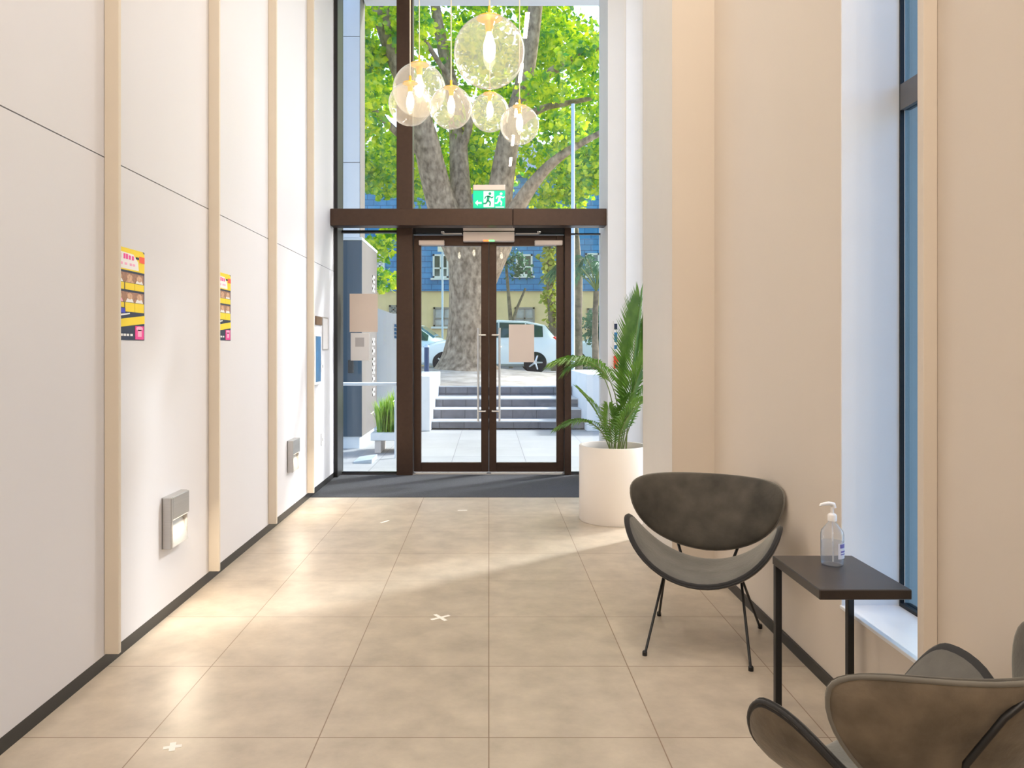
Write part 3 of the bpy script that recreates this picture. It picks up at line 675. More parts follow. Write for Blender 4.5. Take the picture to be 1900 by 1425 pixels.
MB().lathe([(0.0155, 0.158), (0.0155, 0.178), (0.013, 0.182), (0.006, 0.186), (0.0055, 0.206), (0.0, 0.206)], bc, 24).build('pump_collar', M['pump'], t, smooth=40)
MB().tube([bc+Vector((0.006, 0, 0.204)), bc+Vector((0.004, 0, 0.216)), bc+Vector((-0.012, 0, 0.220)), bc+Vector((-0.042, -0.004, 0.217)), bc+Vector((-0.046, -0.005, 0.211))], [0.009, 0.0085, 0.007, 0.005, 0.004], 10).build('pump_nozzle', M['pump'], t, smooth=50)
MB().tube([bc+Vector((0, 0, 0.158)), bc+Vector((0.003, 0, 0.012))], 0.0028, 8).build('dip_tube', M['pump'], t)
lb = MB(); vs = []; N = 14
for i in range(N+1):
    a = math.radians(-85+i*(95/N)); vs += [bc+Vector((0.0398*math.cos(a), 0.0398*math.sin(a), 0.03)), bc+Vector((0.0398*math.cos(a), 0.0398*math.sin(a), 0.085))]
lb._add(vs, [(2*i, 2*i+2, 2*i+3, 2*i+1) for i in range(N)])
lo = lb.build('bottle_label', M['label'], t)
pr = MB()
for z0, z1, a0, a1 in ((0.068, 0.082, -75, -35), (0.052, 0.058, -70, -20), (0.044, 0.048, -70, -30)):
    vs = []
    for i in range(7):
        a = math.radians(a0+i*(a1-a0)/6); vs += [bc+Vector((0.0403*math.cos(a), 0.0403*math.sin(a), z0)), bc+Vector((0.0403*math.cos(a), 0.0403*math.sin(a), z1))]
    pr._add(vs, [(2*i, 2*i+2, 2*i+3, 2*i+1) for i in range(6)])
pr.build('label_print', M['purple'], lo)
# ------------------------------------------------------------------ potted palm
pc = Vector((1.0, 6.15, 0)); PR = 0.272; PH = 0.60
t = thing('potted_palm', 'green palm in a tall white cylindrical planter beside the entrance glass', 'potted plant', pc)
MB().lathe([(0.0, 0.0), (PR-0.006, 0.0), (PR, 0.008), (PR, PH-0.006), (PR-0.004, PH), (PR-0.018, PH), (PR-0.022, PH-0.006), (PR-0.022, PH-0.07), (0, PH-0.07)], pc, 64).build('planter', M['pot'], t, smooth=40)
MB().lathe([(PR-0.023, PH-0.068), (0.12, PH-0.055), (0.0, PH-0.045)], pc, 32).build('soil', M['soil'], t, smooth=60)
def bez(p0, p1, p2, n):
    return [p0*(1-q)**2+p1*2*q*(1-q)+p2*q*q for q in [i/(n-1) for i in range(n)]]
def frond(p0, p1, p2, L, n=26, start=0.3, wid=0.016, droop=0.25, seed=0, mstem='palmstem', mleaf='palm', parent=None, rad=0.006, fwd=0.75, name='frond'):
    rnd = random.Random(seed); pts = bez(Vector(p0), Vector(p1), Vector(p2), 24); mb = MB()
    mb.tube(pts, [rad*(1-0.75*i/23) for i in range(24)], 6, 1)
    for i in range(n):
        q = start+(1-start)*(i+0.5)/n; k = q*23; a = int(min(k, 22)); p = pts[a].lerp(pts[a+1], k-a)
        T = (pts[a+1]-pts[a]).normalized(); up = Vector((0, 0, 1)); S_ = T.cross(up)
        S_ = S_.normalized() if S_.length > 0.05 else Vector((1, 0, 0)); N_ = S_.cross(T)
        w_ = (q-start)/(1-start); l = L*(0.45+0.75*math.sin(math.pi*min(1, 0.12+0.83*w_)))*(0.88+0.24*rnd.random())
        for sd in (-1, 1):
            d = (S_*sd*(1.0-0.55*w_)+T*(fwd+0.5*w_)+N_*0.22).normalized()
            e1 = p+d*l*0.5; e2 = p+d*l+Vector((0, 0, -droop*l*(0.7+0.6*rnd.random())))
            wv = (d.cross(N_)).normalized()*wid*0.5; fold = N_*wid*0.25
            vs = [p, e1+wv+fold, e1-fold, e1-wv+fold, e2]
            mb._add(vs, [(0, 1, 2), (0, 2, 3), (1, 4, 2), (2, 4, 3)], 0)
    return mb.build(name, [M[mleaf], M[mstem]], parent)
b0 = pc+Vector((0.0, 0.0, PH-0.05))
frond(b0+Vector((0.10, -0.02, 0)), (1.12, 6.10, 1.15), (1.20, 6.05, 1.74), 0.33, 44, 0.30, 0.024, 0.10, 1, parent=t)
frond(b0+Vector((0.07, 0.03, 0)), (1.20, 6.25, 1.20), (1.26, 6.3, 1.62), 0.26, 36, 0.25, 0.022, 0.15, 2, parent=t)
frond(b0+Vector((0.04, -0.05, 0)), (1.06, 5.95, 1.42), (0.50, 5.75, 1.26), 0.19, 36, 0.42, 0.019, 0.4, 3, parent=t)
frond(b0+Vector((0.03, 0.06, 0)), (1.04, 6.3, 1.40), (0.68, 6.45, 1.20), 0.18, 28, 0.45, 0.017, 0.5, 4, parent=t)
frond(b0+Vector((-0.02, 0.0, 0)), (0.95, 6.15, 0.80), (0.72, 6.1, 1.04), 0.15, 24, 0.25, 0.015, 0.2, 5, parent=t)
frond(b0+Vector((-0.03, -0.05, 0)), (0.86, 6.0, 0.92), (0.53, 5.85, 0.76), 0.13, 24, 0.25, 0.017, 0.35, 6, parent=t)
frond(b0+Vector((0.03, -0.04, 0)), (1.02, 6.0, 0.86), (1.26, 5.88, 1.02), 0.20, 26, 0.25, 0.020, 0.25, 7, parent=t)
frond(b0+Vector((0.05, 0.0, 0)), (1.10, 6.05, 0.98), (1.24, 5.95, 1.36), 0.22, 30, 0.2, 0.02, 0.2, 8, parent=t)
frond(b0+Vector((0.0, -0.02, 0)), (1.02, 6.08, 0.78), (1.10, 5.98, 0.98), 0.17, 24, 0.1, 0.018, 0.25, 9, parent=t)
frond(b0+Vector((-0.01, -0.02, 0)), (0.96, 6.05, 0.75), (0.93, 5.95, 0.92), 0.14, 20, 0.15, 0.016, 0.25, 10, parent=t)
frond(b0+Vector((0.08, 0.02, 0)), (1.16, 6.2, 0.90), (1.40, 6.2, 1.20), 0.22, 26, 0.25, 0.02, 0.25, 11, parent=t)
# ------------------------------------------------------------------ tape marks on the floor
def tape(px, py, s, label, cross=True, rz=0.6):
    Y = H*F/(py-VY); X = (px-VX)/F*Y; mb = MB()
    for a in ((rz, rz+math.pi/2) if cross else (rz,)):
        d = Vector((math.cos(a), math.sin(a), 0)); n = Vector((-d.y, d.x, 0)); c = Vector((X, Y, 0))
        q = [c+d*s+n*0.010, c+d*s-n*0.010, c-d*s-n*0.010, c-d*s+n*0.010]
        mb.prism([(v.x, v.y) for v in q], 'z', 0.0002, 0.0010 if a == rz else 0.0013)
    return tag(mb.build('tape_mark', M['tape']), label, 'tape', 'white tape marks on the floor')
tape(817, 1146, 0.055, 'white tape cross on the tiles in the middle of the floor')
tape(320, 1386, 0.030, 'scuffed white tape cross on the nearest tiles by the left wall', True, 0.3)
tape(714, 968, 0.05, 'short white tape strip on tiles left of centre before the mat', False, 1.0)
tape(858, 947, 0.04, 'short white tape strip on tiles right in front of the mat', False, 0.1)

# ------------------------------------------------------------------ outside: ground, steps, walls
struct('courtyard_paving', MB().box(-6, 8, 8.5, 13.0, -0.15, 0.0), M['pave'], origin=(0, 0, 0))
SY = [13.0, 13.45, 13.96, 14.9]; SZ = [0.0, 0.147, 0.315, 0.465, 0.645]
st = MB()
for i in range(4):
    st.box(-0.97, 1.62, SY[i], SY[i]+2.6-i*0.5, SZ[i] if i else 0, SZ[i+1]-0.02, 0)
    st.box(-0.97, 1.62, SY[i]-0.02, SY[i]+2.6-i*0.5, SZ[i+1]-0.02, SZ[i+1], 1)
struct('entry_steps', st, [M['riser'], M['tread']], origin=(0, 0, 0))
gm = MB(); nx, ny = 30, 12; vs = []; fs = []
for j in range(ny+1):
    for i in range(nx+1):
        x = -12+24*i/nx; y = 15.0+7.0*j/ny
        z = 0.64+0.10*min(1, (y-15)/3)+0.22*math.exp(-((x+0.6)**2/3.0+(y-18)**2/2.2))
        if y > 20.2: z = 0.70
        vs.append((x, y, z))
for j in range(ny):
    for i in range(nx): fs.append((j*(nx+1)+i, j*(nx+1)+i+1, (j+1)*(nx+1)+i+1, (j+1)*(nx+1)+i))
gm._add(vs, fs); struct('verge_ground', gm, M['gravel'], smooth=60, origin=(0, 0, 0))
struct('street_road', MB().box(-30, 30, 20.2, 29.9, 0.3, 0.68), M['road'])
struct('ground_base', MB().box(-60, 60, 13.0, 90, -0.4, 0.02), M['foot'])
rw = sempty('ramp_wall_left', (-1.6, 12.3, 0))
MB().bbox(-2.4, -0.975, 12.7, 15.4, 0.0, 0.92, 0.01).build('parapet', M['extwhite'], rw)
MB().bbox(1.625, 5.0, 12.7, 15.4, 0.0, 0.95, 0.01).build('parapet', M['extwhite'], sempty('ramp_wall_right', (3, 12.7, 0)))
# dark sign wall with the clad column standing on it
t = thing('sign_wall', 'dark clad sign wall with white vertical lettering outside the left sidelight', 'sign wall', (-1.9, 11.2, 0))
sw = MB().bbox(-2.15, -1.742, 10.5, 11.9, 0.165, 2.86, 0.004)
so = sw.build('cladding', [M['navy'], M['taupe']], t)
for p in so.data.polygons:
    if p.normal.x > 0.9: p.material_index = 1
MB().bbox(-2.17, -1.735, 10.48, 11.92, 2.86, 2.90, 0.004).build('cap', M['extwhite'], t)
MB().box(-2.12, -1.78, 10.53, 11.87, 0.0, 0.165).build('plinth', M['extwhite'], t)
lt = MB()
rnd = random.Random(3)
for k, z in enumerate((2.42, 2.28, 2.12, 1.98, 1.48, 1.34, 1.18, 1.05, 0.92, 0.72)):
    yy = 11.45
    lt.box(-1.742, -1.738, yy, yy+0.05, z-0.055, z+0.055)
    if k % 3 == 0: lt.box(-1.742, -1.738, yy, yy+0.22, z+0.02, z+0.055); lt.box(-1.742, -1.738, yy, yy+0.22, z-0.055, z-0.02)
    elif k % 3 == 1: lt.box(-1.742, -1.738, yy+0.15, yy+0.20, z-0.055, z+0.055); lt.box(-1.742, -1.738, yy, yy+0.2, z-0.02, z+0.015)
    else: lt.box(-1.742, -1.738, yy, yy+0.22, z-0.02, z+0.02)
lt.build('lettering', M['winwhite'], t)
MB().bbox(-1.93, -1.86, 10.47, 10.5, 1.04, 1.22, 0.004).build('intercom', M['black'], t)
t = thing('clad_column', 'white panelled column with dark side beyond the upper left glass', 'column', (-1.86, 10.7, 2.9))
cb = MB()
for z0, z1 in ((2.905, 3.925), (3.935, 5.655), (5.665, 6.8)): cb.box(-2.1, -1.772, 10.5, 10.9, z0, z1)
cb.build('panels', M['white'], t); MB().box(-1.772, -1.766, 10.5, 10.9, 2.905, 6.8).box(-2.09, -1.775, 10.51, 10.89, 3.92, 5.67).build('side_cladding', M['taupe'], t)
struct('canopy_soffit', MB().box(-1.75, 2.2, 8.5, 10.88, 6.25, 6.6), M['white'])
# white sign slab behind the planter ledge
t = thing('entry_slab', 'white slanted-top slab wall with small blue mark beyond the left sidelight', 'wall', (-1.56, 12.2, 0))
MB().prism([(-1.78, 0.02), (-1.38, 0.02), (-1.38, 1.88), (-1.78, 2.02)], 'y', 12.15, 12.3).build('slab', M['extwhite'], t)
mk = MB()
for z in (1.74, 1.68, 1.62, 1.56): mk.box(-1.50, -1.47, 12.14, 12.15, z-0.022, z+0.022); mk.box(-1.47, -1.45, 12.14, 12.15, z-0.022, z-0.004)
mk.build('mark', M['noticeblue'], t)
# white rail along the ramp
t = thing('ramp_rail', 'white horizontal handrail running across outside the left sidelight', 'handrail', (-1.6, 9.6, 0))
MB().tube([(-2.1, 9.6, 0.93), (-1.15, 9.6, 0.93)], 0.022, 12).build('rail', M['extwhite'], t, smooth=50)
for x in (-2.08, -1.17): MB().tube([(x, 9.6, 0.0), (x, 9.6, 0.93)], 0.016, 10).build('post', M['extwhite'], t, smooth=50)
# planter ledge with grass
t = thing('planter_ledge', 'low white planter ledge outside the left sidelight holding bright grass', 'planter', (-1.3, 9.9, 0))
MB().bbox(-1.55, -1.06, 10.0, 10.6, 0.17, 0.27, 0.006).build('ledge', M['extwhite'], t)
MB().bbox(-1.50, -1.42, 10.05, 10.55, 0.0, 0.17, 0.004).build('support', mat('pale_pink_support', (0.66, 0.6, 0.56), 0.6), t)
MB().bbox(-1.18, -1.10, 10.05, 10.55, 0.0, 0.17, 0.004).build('support', M['extwhite'], t)
vs = []; fs = []; rnd = random.Random(5)
for i in range(520):
    x = rnd.uniform(-1.48, -1.1); y = rnd.uniform(10.08, 10.5); h = rnd.uniform(0.25, 0.42)+0.32*max(0, (x+1.48)/0.5); h = min(h, 0.75); a = rnd.uniform(0, 6.28); l = rnd.uniform(0.04, 0.16)
    p = Vector((x, y, 0.271)); d = Vector((math.cos(a), math.sin(a), 0)); n = Vector((-d.y, d.x, 0))*rnd.uniform(0.006, 0.013); k = len(vs)
    m1 = p+d*l*0.4+Vector((0, 0, h*0.6)); tp = p+d*l+Vector((0, 0, h))
    vs += [p-n, p+n, m1+n, m1-n, tp]; fs += [(k, k+1, k+2, k+3), (k+3, k+2, k+4)]
go = build_raw('tufted_grass', vs, fs, M['grassleaf']); go['kind'] = 'stuff'; tag(go, 'bright green tufted grass growing on the white planter ledge', 'grass')
t = tag(MB().prism([(-1.62, 0.0), (-1.40, 0.0), (-1.40, 0.05), (-1.62, 0.02)], 'y', 9.15, 9.6).build('floor_ramp', M['polegrey']), 'small grey metal wedge on paving outside left sidelight', 'ramp')
# bollard, poles
t = thing('bollard', 'dark blue bollard standing above the steps left of the big tree', 'bollard', (-1.21, 15.2, 0.64))
MB().tube([(-1.235, 15.2, 0.64), (-1.235, 15.2, 1.40)], 0.05, 14).build('post', M['bollard'], t, smooth=50)
MB().lathe([(0.055, 1.40), (0.055, 1.43), (0.03, 1.455), (0, 1.46)], (-1.235, 15.2, 0), 16).build('cap', M['polegrey'], t, smooth=50)
q = P(1063, 650, 15.4); t = thing('street_pole', 'pale blue-grey street pole right of the big tree', 'pole', (q.x, 15.4, 0.65))
MB().tube([(q.x, 15.4, 0.63), (q.x, 15.4, 6.3)], 0.038, 12).build('shaft', M['polegrey'], t, smooth=50)
MB().lathe([(0.11, 0.65), (0.11, 0.9), (0.06, 0.95)], (q.x, 15.4, 0), 14).build('base_sleeve', M['polegrey'], t, smooth=50)
q = P(821, 600, 25.5); t = thing('sign_post', 'thin pale post before the yellow building left of the big tree', 'pole', (q.x, 25.5, 0.7))
MB().tube([(q.x, 25.5, 0.68), (q.x, 25.5, 5.0)], 0.035, 10).build('shaft', M['polegrey'], t, smooth=50)
MB().bbox(q.x-0.16, q.x+0.16, 25.45, 25.47, 4.6, 5.0, 0.003).build('plate', M['winwhite'], t)
# added blocks on the right that shape the sun entering the side windows
struct('sun_block_wall', MB().box(4.5, 5.0, 4.35, 5.55, 0, 9), M['blockwall'])  # added out of view to keep sun off the near side window
struct('sun_slit_pier', MB().box(4.8, 5.28, 9.05, 10.5, 0, 9), M['blockwall'])  # added to cut the sun to a slit; also the blue behind the near pane
struct('side_ground', MB().box(1.75, 8, -4, 8.5, -0.15, 0.0), M['pave'], origin=(0, 0, 0))

# ------------------------------------------------------------------ street: buildings
bY = 30.0
bt = thing('street_building', 'blue shingled building with yellow ground floor across the street', 'building', (0, bY, 0.6))
zy = 3.63
MB().box(-11, 11, bY, bY+6, 0.02, zy).build('ground_floor_wall', M['yellow'], bt)
MB().box(-11, 11, bY-0.06, bY+6, zy, 8.2).build('upper_wall', M['bluewall'], bt)
MB().prism([(bY-0.4, 8.2), (bY+6.2, 8.2), (bY+3, 10.2)], 'x', -11.3, 11.3).build('roof', mat('slate_roof', (0.10, 0.16, 0.24), 0.8, var=0.15, scale=6), bt)
MB().box(-11, 11, bY-0.10, bY-0.06, zy, zy+0.07).build('string_course', M['bluewall'], bt)
def bwin(xa, xb, ya, yb, upper, pale):
    A = P(xa, yb, bY-0.08); B = P(xb, ya, bY-0.08); y = bY-(0.061 if upper else 0.001)
    t_ = 0.07
    fr = MB()
    fr.box(A.x, A.x+t_, y-0.08, y, A.z, B.z).box(B.x-t_, B.x, y-0.08, y, A.z, B.z).box(A.x, B.x, y-0.08, y, A.z, A.z+t_).box(A.x, B.x, y-0.08, y, B.z-t_, B.z)
    fr.box(A.x, B.x, y-0.07, y, A.z+(B.z-A.z)*0.38, A.z+(B.z-A.z)*0.38+0.06)
    fr.box((A.x+B.x)/2-0.03, (A.x+B.x)/2+0.03, y-0.07, y, A.z, B.z)
    o = fr.build('window', M['winwhite'] if upper else mat('taupe_window_frame', (0.35, 0.30, 0.25), 0.6), bt)
    MB().box(A.x+t_, B.x-t_, y-0.03, y-0.01, A.z+t_, B.z-t_).build('pane', M['winpale'] if pale else M['winglass'], o)
    MB().box(A.x-0.08, B.x+0.08, y-0.14, y, A.z-0.08, A.z).build('sill', M['winwhite'], o)
bwin(803, 832, 472, 516, True, False); bwin(957, 988, 472, 512, True, False); bwin(696, 714, 468, 512, True, True); bwin(1086, 1112, 470, 512, True, False)
bwin(804, 842, 570, 606, False, True); bwin(955, 992, 570, 606, False, True); bwin(722, 738, 566, 582, False, False); bwin(1090, 1112, 572, 606, False, True)

# ------------------------------------------------------------------ street: cars
def car(loc, rz, paint, label, scale=1.0):
    t = thing('parked_car', label, 'car', loc, rz, 'cars parked on the street')
    # stations along x: (x, z_low, z_belt, z_top, half_low, half_belt, half_top)
    stn = [(-1.95, 0.32, 0.62, 0.66, 0.62, 0.66, 0.60), (-1.85, 0.24, 0.70, 0.76, 0.76, 0.78, 0.70), (-1.45, 0.20, 0.82, 0.90, 0.83, 0.84, 0.74),
           (-0.95, 0.20, 0.90, 0.99, 0.84, 0.85, 0.72), (-0.35, 0.20, 0.93, 1.42, 0.84, 0.85, 0.58), (0.25, 0.20, 0.95, 1.50, 0.84, 0.85, 0.60), (1.0, 0.20, 0.97, 1.47, 0.84, 0.85, 0.59),
           (1.55, 0.22, 0.98, 1.36, 0.83, 0.84, 0.57), (1.80, 0.26, 0.95, 1.05, 0.80, 0.82, 0.66), (1.93, 0.32, 0.80, 0.84, 0.74, 0.76, 0.66)]
    vs = []; fs = []; n = 12
    for x, zl, zb, zt, hl, hb, ht in stn:
        zm = (zl+zb)/2
        half = [(hl*0.85, zl), (hl, zl+0.08), (hb+0.02, zm), (hb, zb), (ht, zt-0.03), (ht*0.7, zt)]
        ring = [(x, -y, z) for y, z in half]+[(x, y, z) for y, z in reversed(half)]; vs += ring
    for i in range(len(stn)-1):
        for k in range(n): fs.append((i*n+k, (i+1)*n+k, (i+1)*n+(k+1) % n, i*n+(k+1) % n))
    fs.append(tuple(range(n))); fs.append(tuple(range((len(stn)-1)*n+n-1, (len(stn)-1)*n-1, -1)))
    b = MB(); b._add(vs, fs); b.build('body', M[paint], t, smooth=35, local=True)
    def ring(i, k): return Vector(vs[i*n+k])
    for k0, sd in ((3, -1), (8, 1)):
        for (i, j, e0, e1) in ((3, 4, 0.35, 0.95), (4, 5, 0.03, 0.97), (5, 6, 0.03, 0.97), (6, 7, 0.03, 0.85)):
            lo, hi = (3, 4) if sd < 0 else (8, 7)
            pa = ring(i, lo).lerp(ring(j, lo), e0); pb = ring(i, lo).lerp(ring(j, lo), e1); qa = ring(i, hi).lerp(ring(j, hi), e0); qb = ring(i, hi).lerp(ring(j, hi), e1)
            off = Vector((0, sd*0.012, 0.004))
            vv = [pa.lerp(qa, 0.08)+off, pb.lerp(qb, 0.08)+off, pb.lerp(qb, 0.9)+off, pa.lerp(qa, 0.9)+off]
            MB()._add(vv, [(0, 1, 2, 3)]).build('side_window', M['carglass'], t, local=True)
    for nm, i, j, off in (('windscreen', 3, 4, Vector((-0.012, 0, 0.012))), ('rear_window', 7, 8, Vector((0.012, 0, 0.008)))):
        a_, b_ = ring(i, 4), ring(i, 7); c_, d_ = ring(j, 7), ring(j, 4)
        m_ = [a_.lerp(d_, 0.12)+off, b_.lerp(c_, 0.12)+off, b_.lerp(c_, 0.92)+off, a_.lerp(d_, 0.92)+off]
        a2, b2 = ring(i, 5), ring(i, 6); c2, d2 = ring(j, 6), ring(j, 5)
        MB()._add([a2.lerp(d2, .12)+off, b2.lerp(c2, .12)+off, b2.lerp(c2, .92)+off, a2.lerp(d2, .92)+off, m_[0], m_[1], m_[2], m_[3]],
                  [(0, 1, 2, 3), (4, 0, 3, 7), (1, 5, 6, 2)]).build(nm, M['carglass'], t, local=True)
    for x in (-1.25, 1.25):
        for sd in (-1, 1):
            w_ = MB().lathe([(0.20, -0.10), (0.29, -0.10), (0.315, -0.07), (0.315, 0.07), (0.29, 0.10), (0.20, 0.10)], (x, sd*0.77, 0.315), 28, 'y')
            wo_ = w_.build('wheel', M['tyre'], t, smooth=40, local=True)
            r_ = MB().lathe([(0.0, 0.105*sd), (0.05, 0.11*sd), (0.06, 0.09*sd), (0.20, 0.08*sd)], (x, sd*0.77, 0.315), 24, 'y')
            for q_ in range(5):
                a = 2*math.pi*q_/5; d = Vector((math.cos(a), 0, math.sin(a))); c = Vector((x, sd*0.77+0.10*sd, 0.315))
                r_.tube([c+d*0.04, c+d*0.20], [0.03, 0.022], 6)
            r_.build('rim', M['rim'], wo_, smooth=40, local=True)
    for sd in (-1, 1):
        MB().ball((1.80, sd*0.70, 0.88), (0.10, 0.11, 0.15), 14, 10).build('tail_light', M['red'], t, smooth=60, local=True)
        MB().ball((-1.80, sd*0.64, 0.68), (0.14, 0.12, 0.07), 14, 10).build('headlight', M['headlight'], t, smooth=60, local=True)
    for x in (-0.35, 0.75): MB().bbox(x, x+0.16, -0.885, -0.865, 0.86, 0.885, 0.004).build('door_handle', M[paint], t, local=True)
    t.scale = (scale,)*3
    return t
car((0.02, 21.8, 0.68), 0.0, 'carwhite', 'white hatchback parked beyond the right door leaf, red tail light showing')
car((-2.45, 23.9, 0.68), math.radians(172), 'carblue', 'pale blue-white car parked left of the big tree trunk')
car((4.35, 26.6, 0.68), math.radians(-8), 'carwhite', 'white car far right beyond the palm outside the right sidelight')

# ------------------------------------------------------------------ trees
def leaves(clumps, size, seed, cnt):
    rnd = random.Random(seed); vs = []; fs = []
    for (c, r) in clumps:
        for _ in range(cnt):
            while True:
                d = Vector((rnd.uniform(-1, 1), rnd.uniform(-1, 1), rnd.uniform(-1, 1)))
                if d.length < 1: break
            p = Vector(c)+Vector((d.x*r[0], d.y*r[1], d.z*r[2])); s_ = size*rnd.uniform(0.6, 1.25)
            a = Vector((rnd.gauss(0, 1), rnd.gauss(0, 1), rnd.gauss(0, 0.5)-0.3)).normalized()
            b = a.cross(Vector((rnd.gauss(0, 1), rnd.gauss(0, 1), rnd.gauss(0, 1)))).normalized(); k = len(vs)
            n = a.cross(b)
            vs += [p, p+a*s_*0.35+b*s_*0.42+n*s_*0.08, p+a*s_*0.75+b*s_*0.26, p+a*s_, p+a*s_*0.75-b*s_*0.26, p+a*s_*0.35-b*s_*0.42+n*s_*0.08]
            fs += [(k, k+1, k+2, k+3), (k, k+3, k+4, k+5)]
    return vs, fs
TY = 18.0
tree = thing('plane_tree', 'big mottled plane tree with spreading limbs and bright green canopy beyond the doors', 'tree', (-0.55, TY, 0.95))
def limb(pts, name, m='bark', n=12, Y=None):
    # pts: (px, py, half width in px, depth)
    P3 = []; R3 = []
    for px, py, hw, y in pts: P3.append(P(px, py, y)); R3.append(hw/F*y)
    # smooth by subdivision
    for _ in range(2):
        NP = [P3[0]]; NR = [R3[0]]
        for i in range(len(P3)-1):
            NP += [P3[i]*0.75+P3[i+1]*0.25, P3[i]*0.25+P3[i+1]*0.75]; NR += [R3[i]*0.75+R3[i+1]*0.25, R3[i]*0.25+R3[i+1]*0.75]
        NP.append(P3[-1]); NR.append(R3[-1]); P3, R3 = NP, NR
    return MB().tube(P3, R3, n).build(name, M[m], tree, smooth=70)
limb([(866, 696, 74, 18), (866, 672, 50, 18), (868, 640, 41, 18), (871, 590, 38, 18), (875, 530, 42, 18), (884, 480, 54, 18), (890, 440, 66, 18), (890, 415, 60, 18)], 'trunk', n=20)
limb([(860, 470, 34, 18), (825, 400, 29, 17.9), (803, 320, 26, 17.6), (786, 240, 24, 17.3), (752, 150, 19, 17.0), (715, 60, 17, 16.8), (690, -60, 14, 16.6)], 'limb')
limb([(880, 470, 34, 18), (858, 400, 22, 18.2), (852, 320, 18, 18.4), (850, 240, 16, 18.6), (838, 160, 13, 18.8), (815, 60, 10, 19), (800, -40, 8, 19)], 'limb')
limb([(905, 470, 36, 18), (922, 400, 26, 18), (933, 320, 22, 17.9), (945, 250, 20, 17.8), (970, 170, 17, 17.6), (985, 80, 15, 17.4), (1000, -40, 12, 17.2)], 'limb')
limb([(912, 460, 34, 18), (950, 400, 17, 17.8), (988, 340, 12, 17.4), (1030, 295, 9, 17.0), (1090, 258, 6, 16.6), (1160, 225, 5, 16.2)], 'limb')
limb([(968, 175, 12, 17.6), (1010, 140, 9, 17.3), (1060, 112, 7, 17), (1127, 80, 5, 16.6)], 'branch', n=8)
limb([(948, 240, 10, 17.8), (1000, 200, 7, 17.5), (1060, 190, 5, 17.2), (1110, 180, 4, 17)], 'branch', n=8)
limb([(852, 290, 9, 18.4), (880, 210, 6, 18.2), (830, 140, 5, 18), (785, 70, 4, 17.8)], 'branch', n=8)
limb([(800, 300, 9, 17.6), (740, 250, 7, 17.4), (690, 200, 5, 17.2), (640, 170, 4, 17)], 'branch', n=8)
rnd = random.Random(11); cl = []
for i in range(190):
    px = rnd.uniform(560, 1260); py = rnd.uniform(-280, 335); Y = rnd.uniform(18.4, 23.5)
    cl.append((P(px, py, Y), (0.85, 0.8, 0.62)))
for i in range(26):
    px = rnd.choice((rnd.uniform(600, 790), rnd.uniform(985, 1180))); py = rnd.uniform(-150, 250); Y = rnd.uniform(15.5, 17.2)
    cl.append((P(px, py, Y), (0.55, 0.5, 0.4)))
for px, py, Y in ((690, 330, 19), (655, 300, 19), (720, 345, 21), (700, 460, 20), (705, 520, 20.5), (775, 340, 20.5), (1010, 370, 20.5), (1060, 350, 20), (1110, 330, 19.5), (1085, 300, 20), (840, 340, 21), (900, 330, 21), (880, 280, 20.5), (735, 430, 21)):
    cl.append((P(px, py, Y), (0.5, 0.5, 0.36)))
vs, fs = leaves(cl, 0.165, 21, 250)
fo = build_raw('foliage', vs, fs, M['leaf'], tree)
# leafy street tree to the right, behind the bollard line
t2 = thing('street_tree', 'thin-trunked street tree with yellow-green leaves right of the plane tree', 'tree', (*P(1012, 650, 24)[:2], 0.7))
def tr(pts, name, m, parent, n=8):
    P3 = [P(a, b, y) for a, b, h, y in pts]; R3 = [h/F*y for a, b, h, y in pts]
    return MB().tube(P3, R3, n).build(name, M[m], parent, smooth=70)
tr([(1030, 690, 8, 24), (1026, 620, 7, 24), (1020, 540, 6, 24), (1018, 470, 5, 24), (1022, 400, 4, 24)], 'trunk', 'bark2', t2)
vs, fs = leaves([(P(a, b, y), (0.34, 0.34, 0.42)) for a, b, y in ((1016, 430, 24), (1020, 470, 23.8), (1022, 510, 24), (1024, 550, 24), (1030, 585, 24), (1012, 400, 24.2), (1040, 440, 24.3))], 0.16, 31, 130)
build_raw('foliage', vs, fs, M['leaf2'], t2)
t3 = thing('young_tree', 'slender bare young tree before the yellow wall right of the door posts', 'tree', (*P(945, 650, 27)[:2], 0.7))
tr([(948, 690, 4, 27), (948, 600, 4, 27), (943, 540, 3, 27), (938, 480, 2.5, 27)], 'trunk', 'bark2', t3)
tr([(948, 605, 3, 27), (960, 570, 2.5, 27), (975, 535, 2, 27)], 'branch', 'bark2', t3)
vs, fs = leaves([(P(a, b, 26.8), (0.35, 0.3, 0.4)) for a, b in ((950, 500), (940, 470), (960, 480), (972, 500))], 0.13, 33, 70)
build_raw('foliage', vs, fs, M['leaf3'], t3)
t4 = thing('garden_tree', 'brown slim trunk tree just right of the right door jamb', 'tree', (*P(1072, 650, 22)[:2], 0.7))
tr([(1072, 700, 10, 22), (1072, 600, 8, 22), (1074, 520, 7, 22), (1070, 450, 6, 22), (1064, 380, 5, 22)], 'trunk', 'bark2', t4)
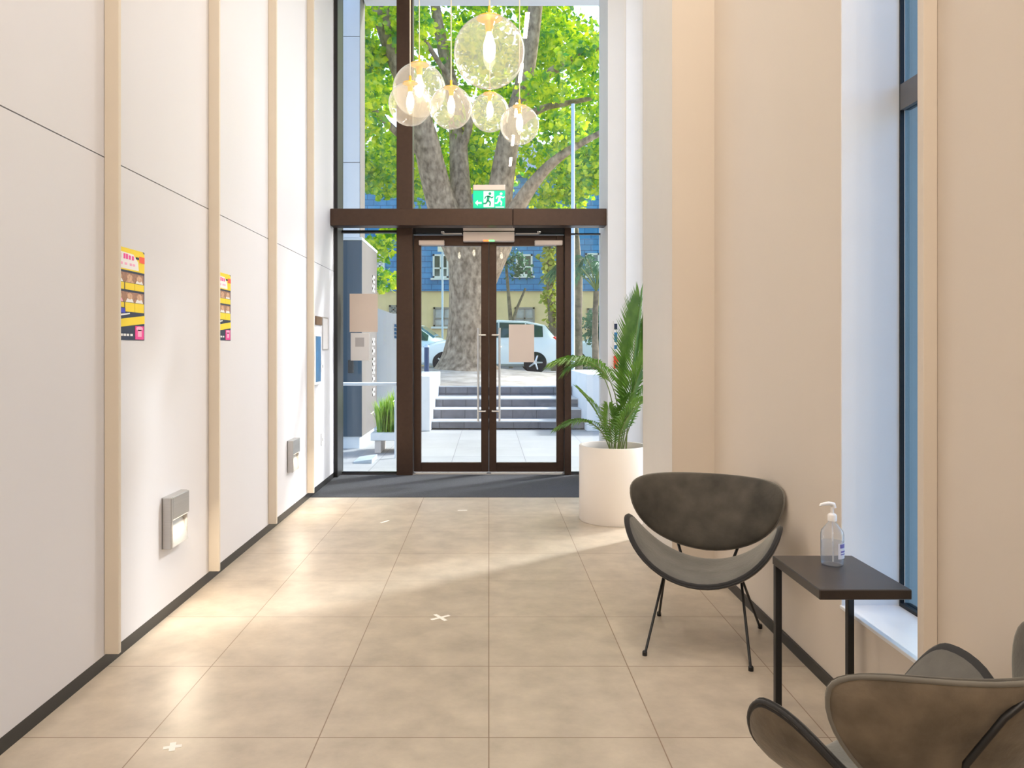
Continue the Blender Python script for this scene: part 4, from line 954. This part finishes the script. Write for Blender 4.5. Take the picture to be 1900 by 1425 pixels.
vs, fs = leaves([(P(a, b, 22.2), (0.35, 0.3, 0.35)) for a, b in ((1064, 380), (1080, 360), (1050, 350))], 0.15, 35, 90)
build_raw('foliage', vs, fs, M['leaf'], t4)
# palm outside the right sidelight
pb = P(1106, 540, 20.0)
t5 = thing('garden_palm', 'blue-green fan of palm fronds on slim trunk outside right sidelight', 'palm', (pb.x, 20, 0.7))
MB().tube([(pb.x, 20, 0.6), (pb.x-0.03, 20, 1.8), pb], [0.10, 0.08, 0.07], 10).build('trunk', M['bark2'], t5, smooth=60)
for k in range(11):
    a = 2*math.pi*k/11+0.2; d = Vector((math.cos(a), math.sin(a), 0)); e = 0.9+0.5*((k*7) % 5)/5
    frond(pb, pb+d*0.6+Vector((0, 0, e*1.0)), pb+d*1.35+Vector((0, 0, e*0.25+0.1)), 0.42, 22, 0.2, 0.05, 0.4, 50+k, 'palmstem', 'leaf3', t5, rad=0.02)
t6 = thing('garden_shrub', 'dark green shrub below the palm outside the right sidelight', 'shrub', (*P(1110, 650, 22.5)[:2], 0.7))
vs, fs = leaves([(P(a, b, 22.5), (0.4, 0.4, 0.32)) for a, b in ((1112, 590), (1120, 610), (1108, 625), (1125, 580), (1098, 605))], 0.13, 37, 120)
build_raw('foliage', vs, fs, M['leaf3'], t6)
tr([(1112, 680, 4, 22.5), (1112, 630, 3, 22.5), (1114, 600, 2, 22.5)], 'stem', 'bark2', t6)
for i in range(3):
    x = (-9.5, 9.0, 14.0)[i]; c = Vector((x, 25+i, 0.7))
    tt = thing('background_tree', ('leafy tree far left across the street', 'leafy tree right across the street', 'leafy tree far right across the street')[i], 'tree', c)
    MB().tube([c, c+Vector((0.1, 0, 2)), c+Vector((0, 0, 4.5))], [0.25, 0.2, 0.12], 10).build('trunk', M['bark2'], tt, smooth=60)
    vs, fs = leaves([(c+Vector((random.uniform(-1.6, 1.6), random.uniform(-1.2, 1.2), 4.5+random.uniform(-1, 2.2))), (0.9, 0.9, 0.7)) for _ in range(14)], 0.26, 60+i, 110)
    build_raw('foliage', vs, fs, M['leaf'], tt)
for o in list(bpy.data.objects):
    if '_base' in o: del o['_base']
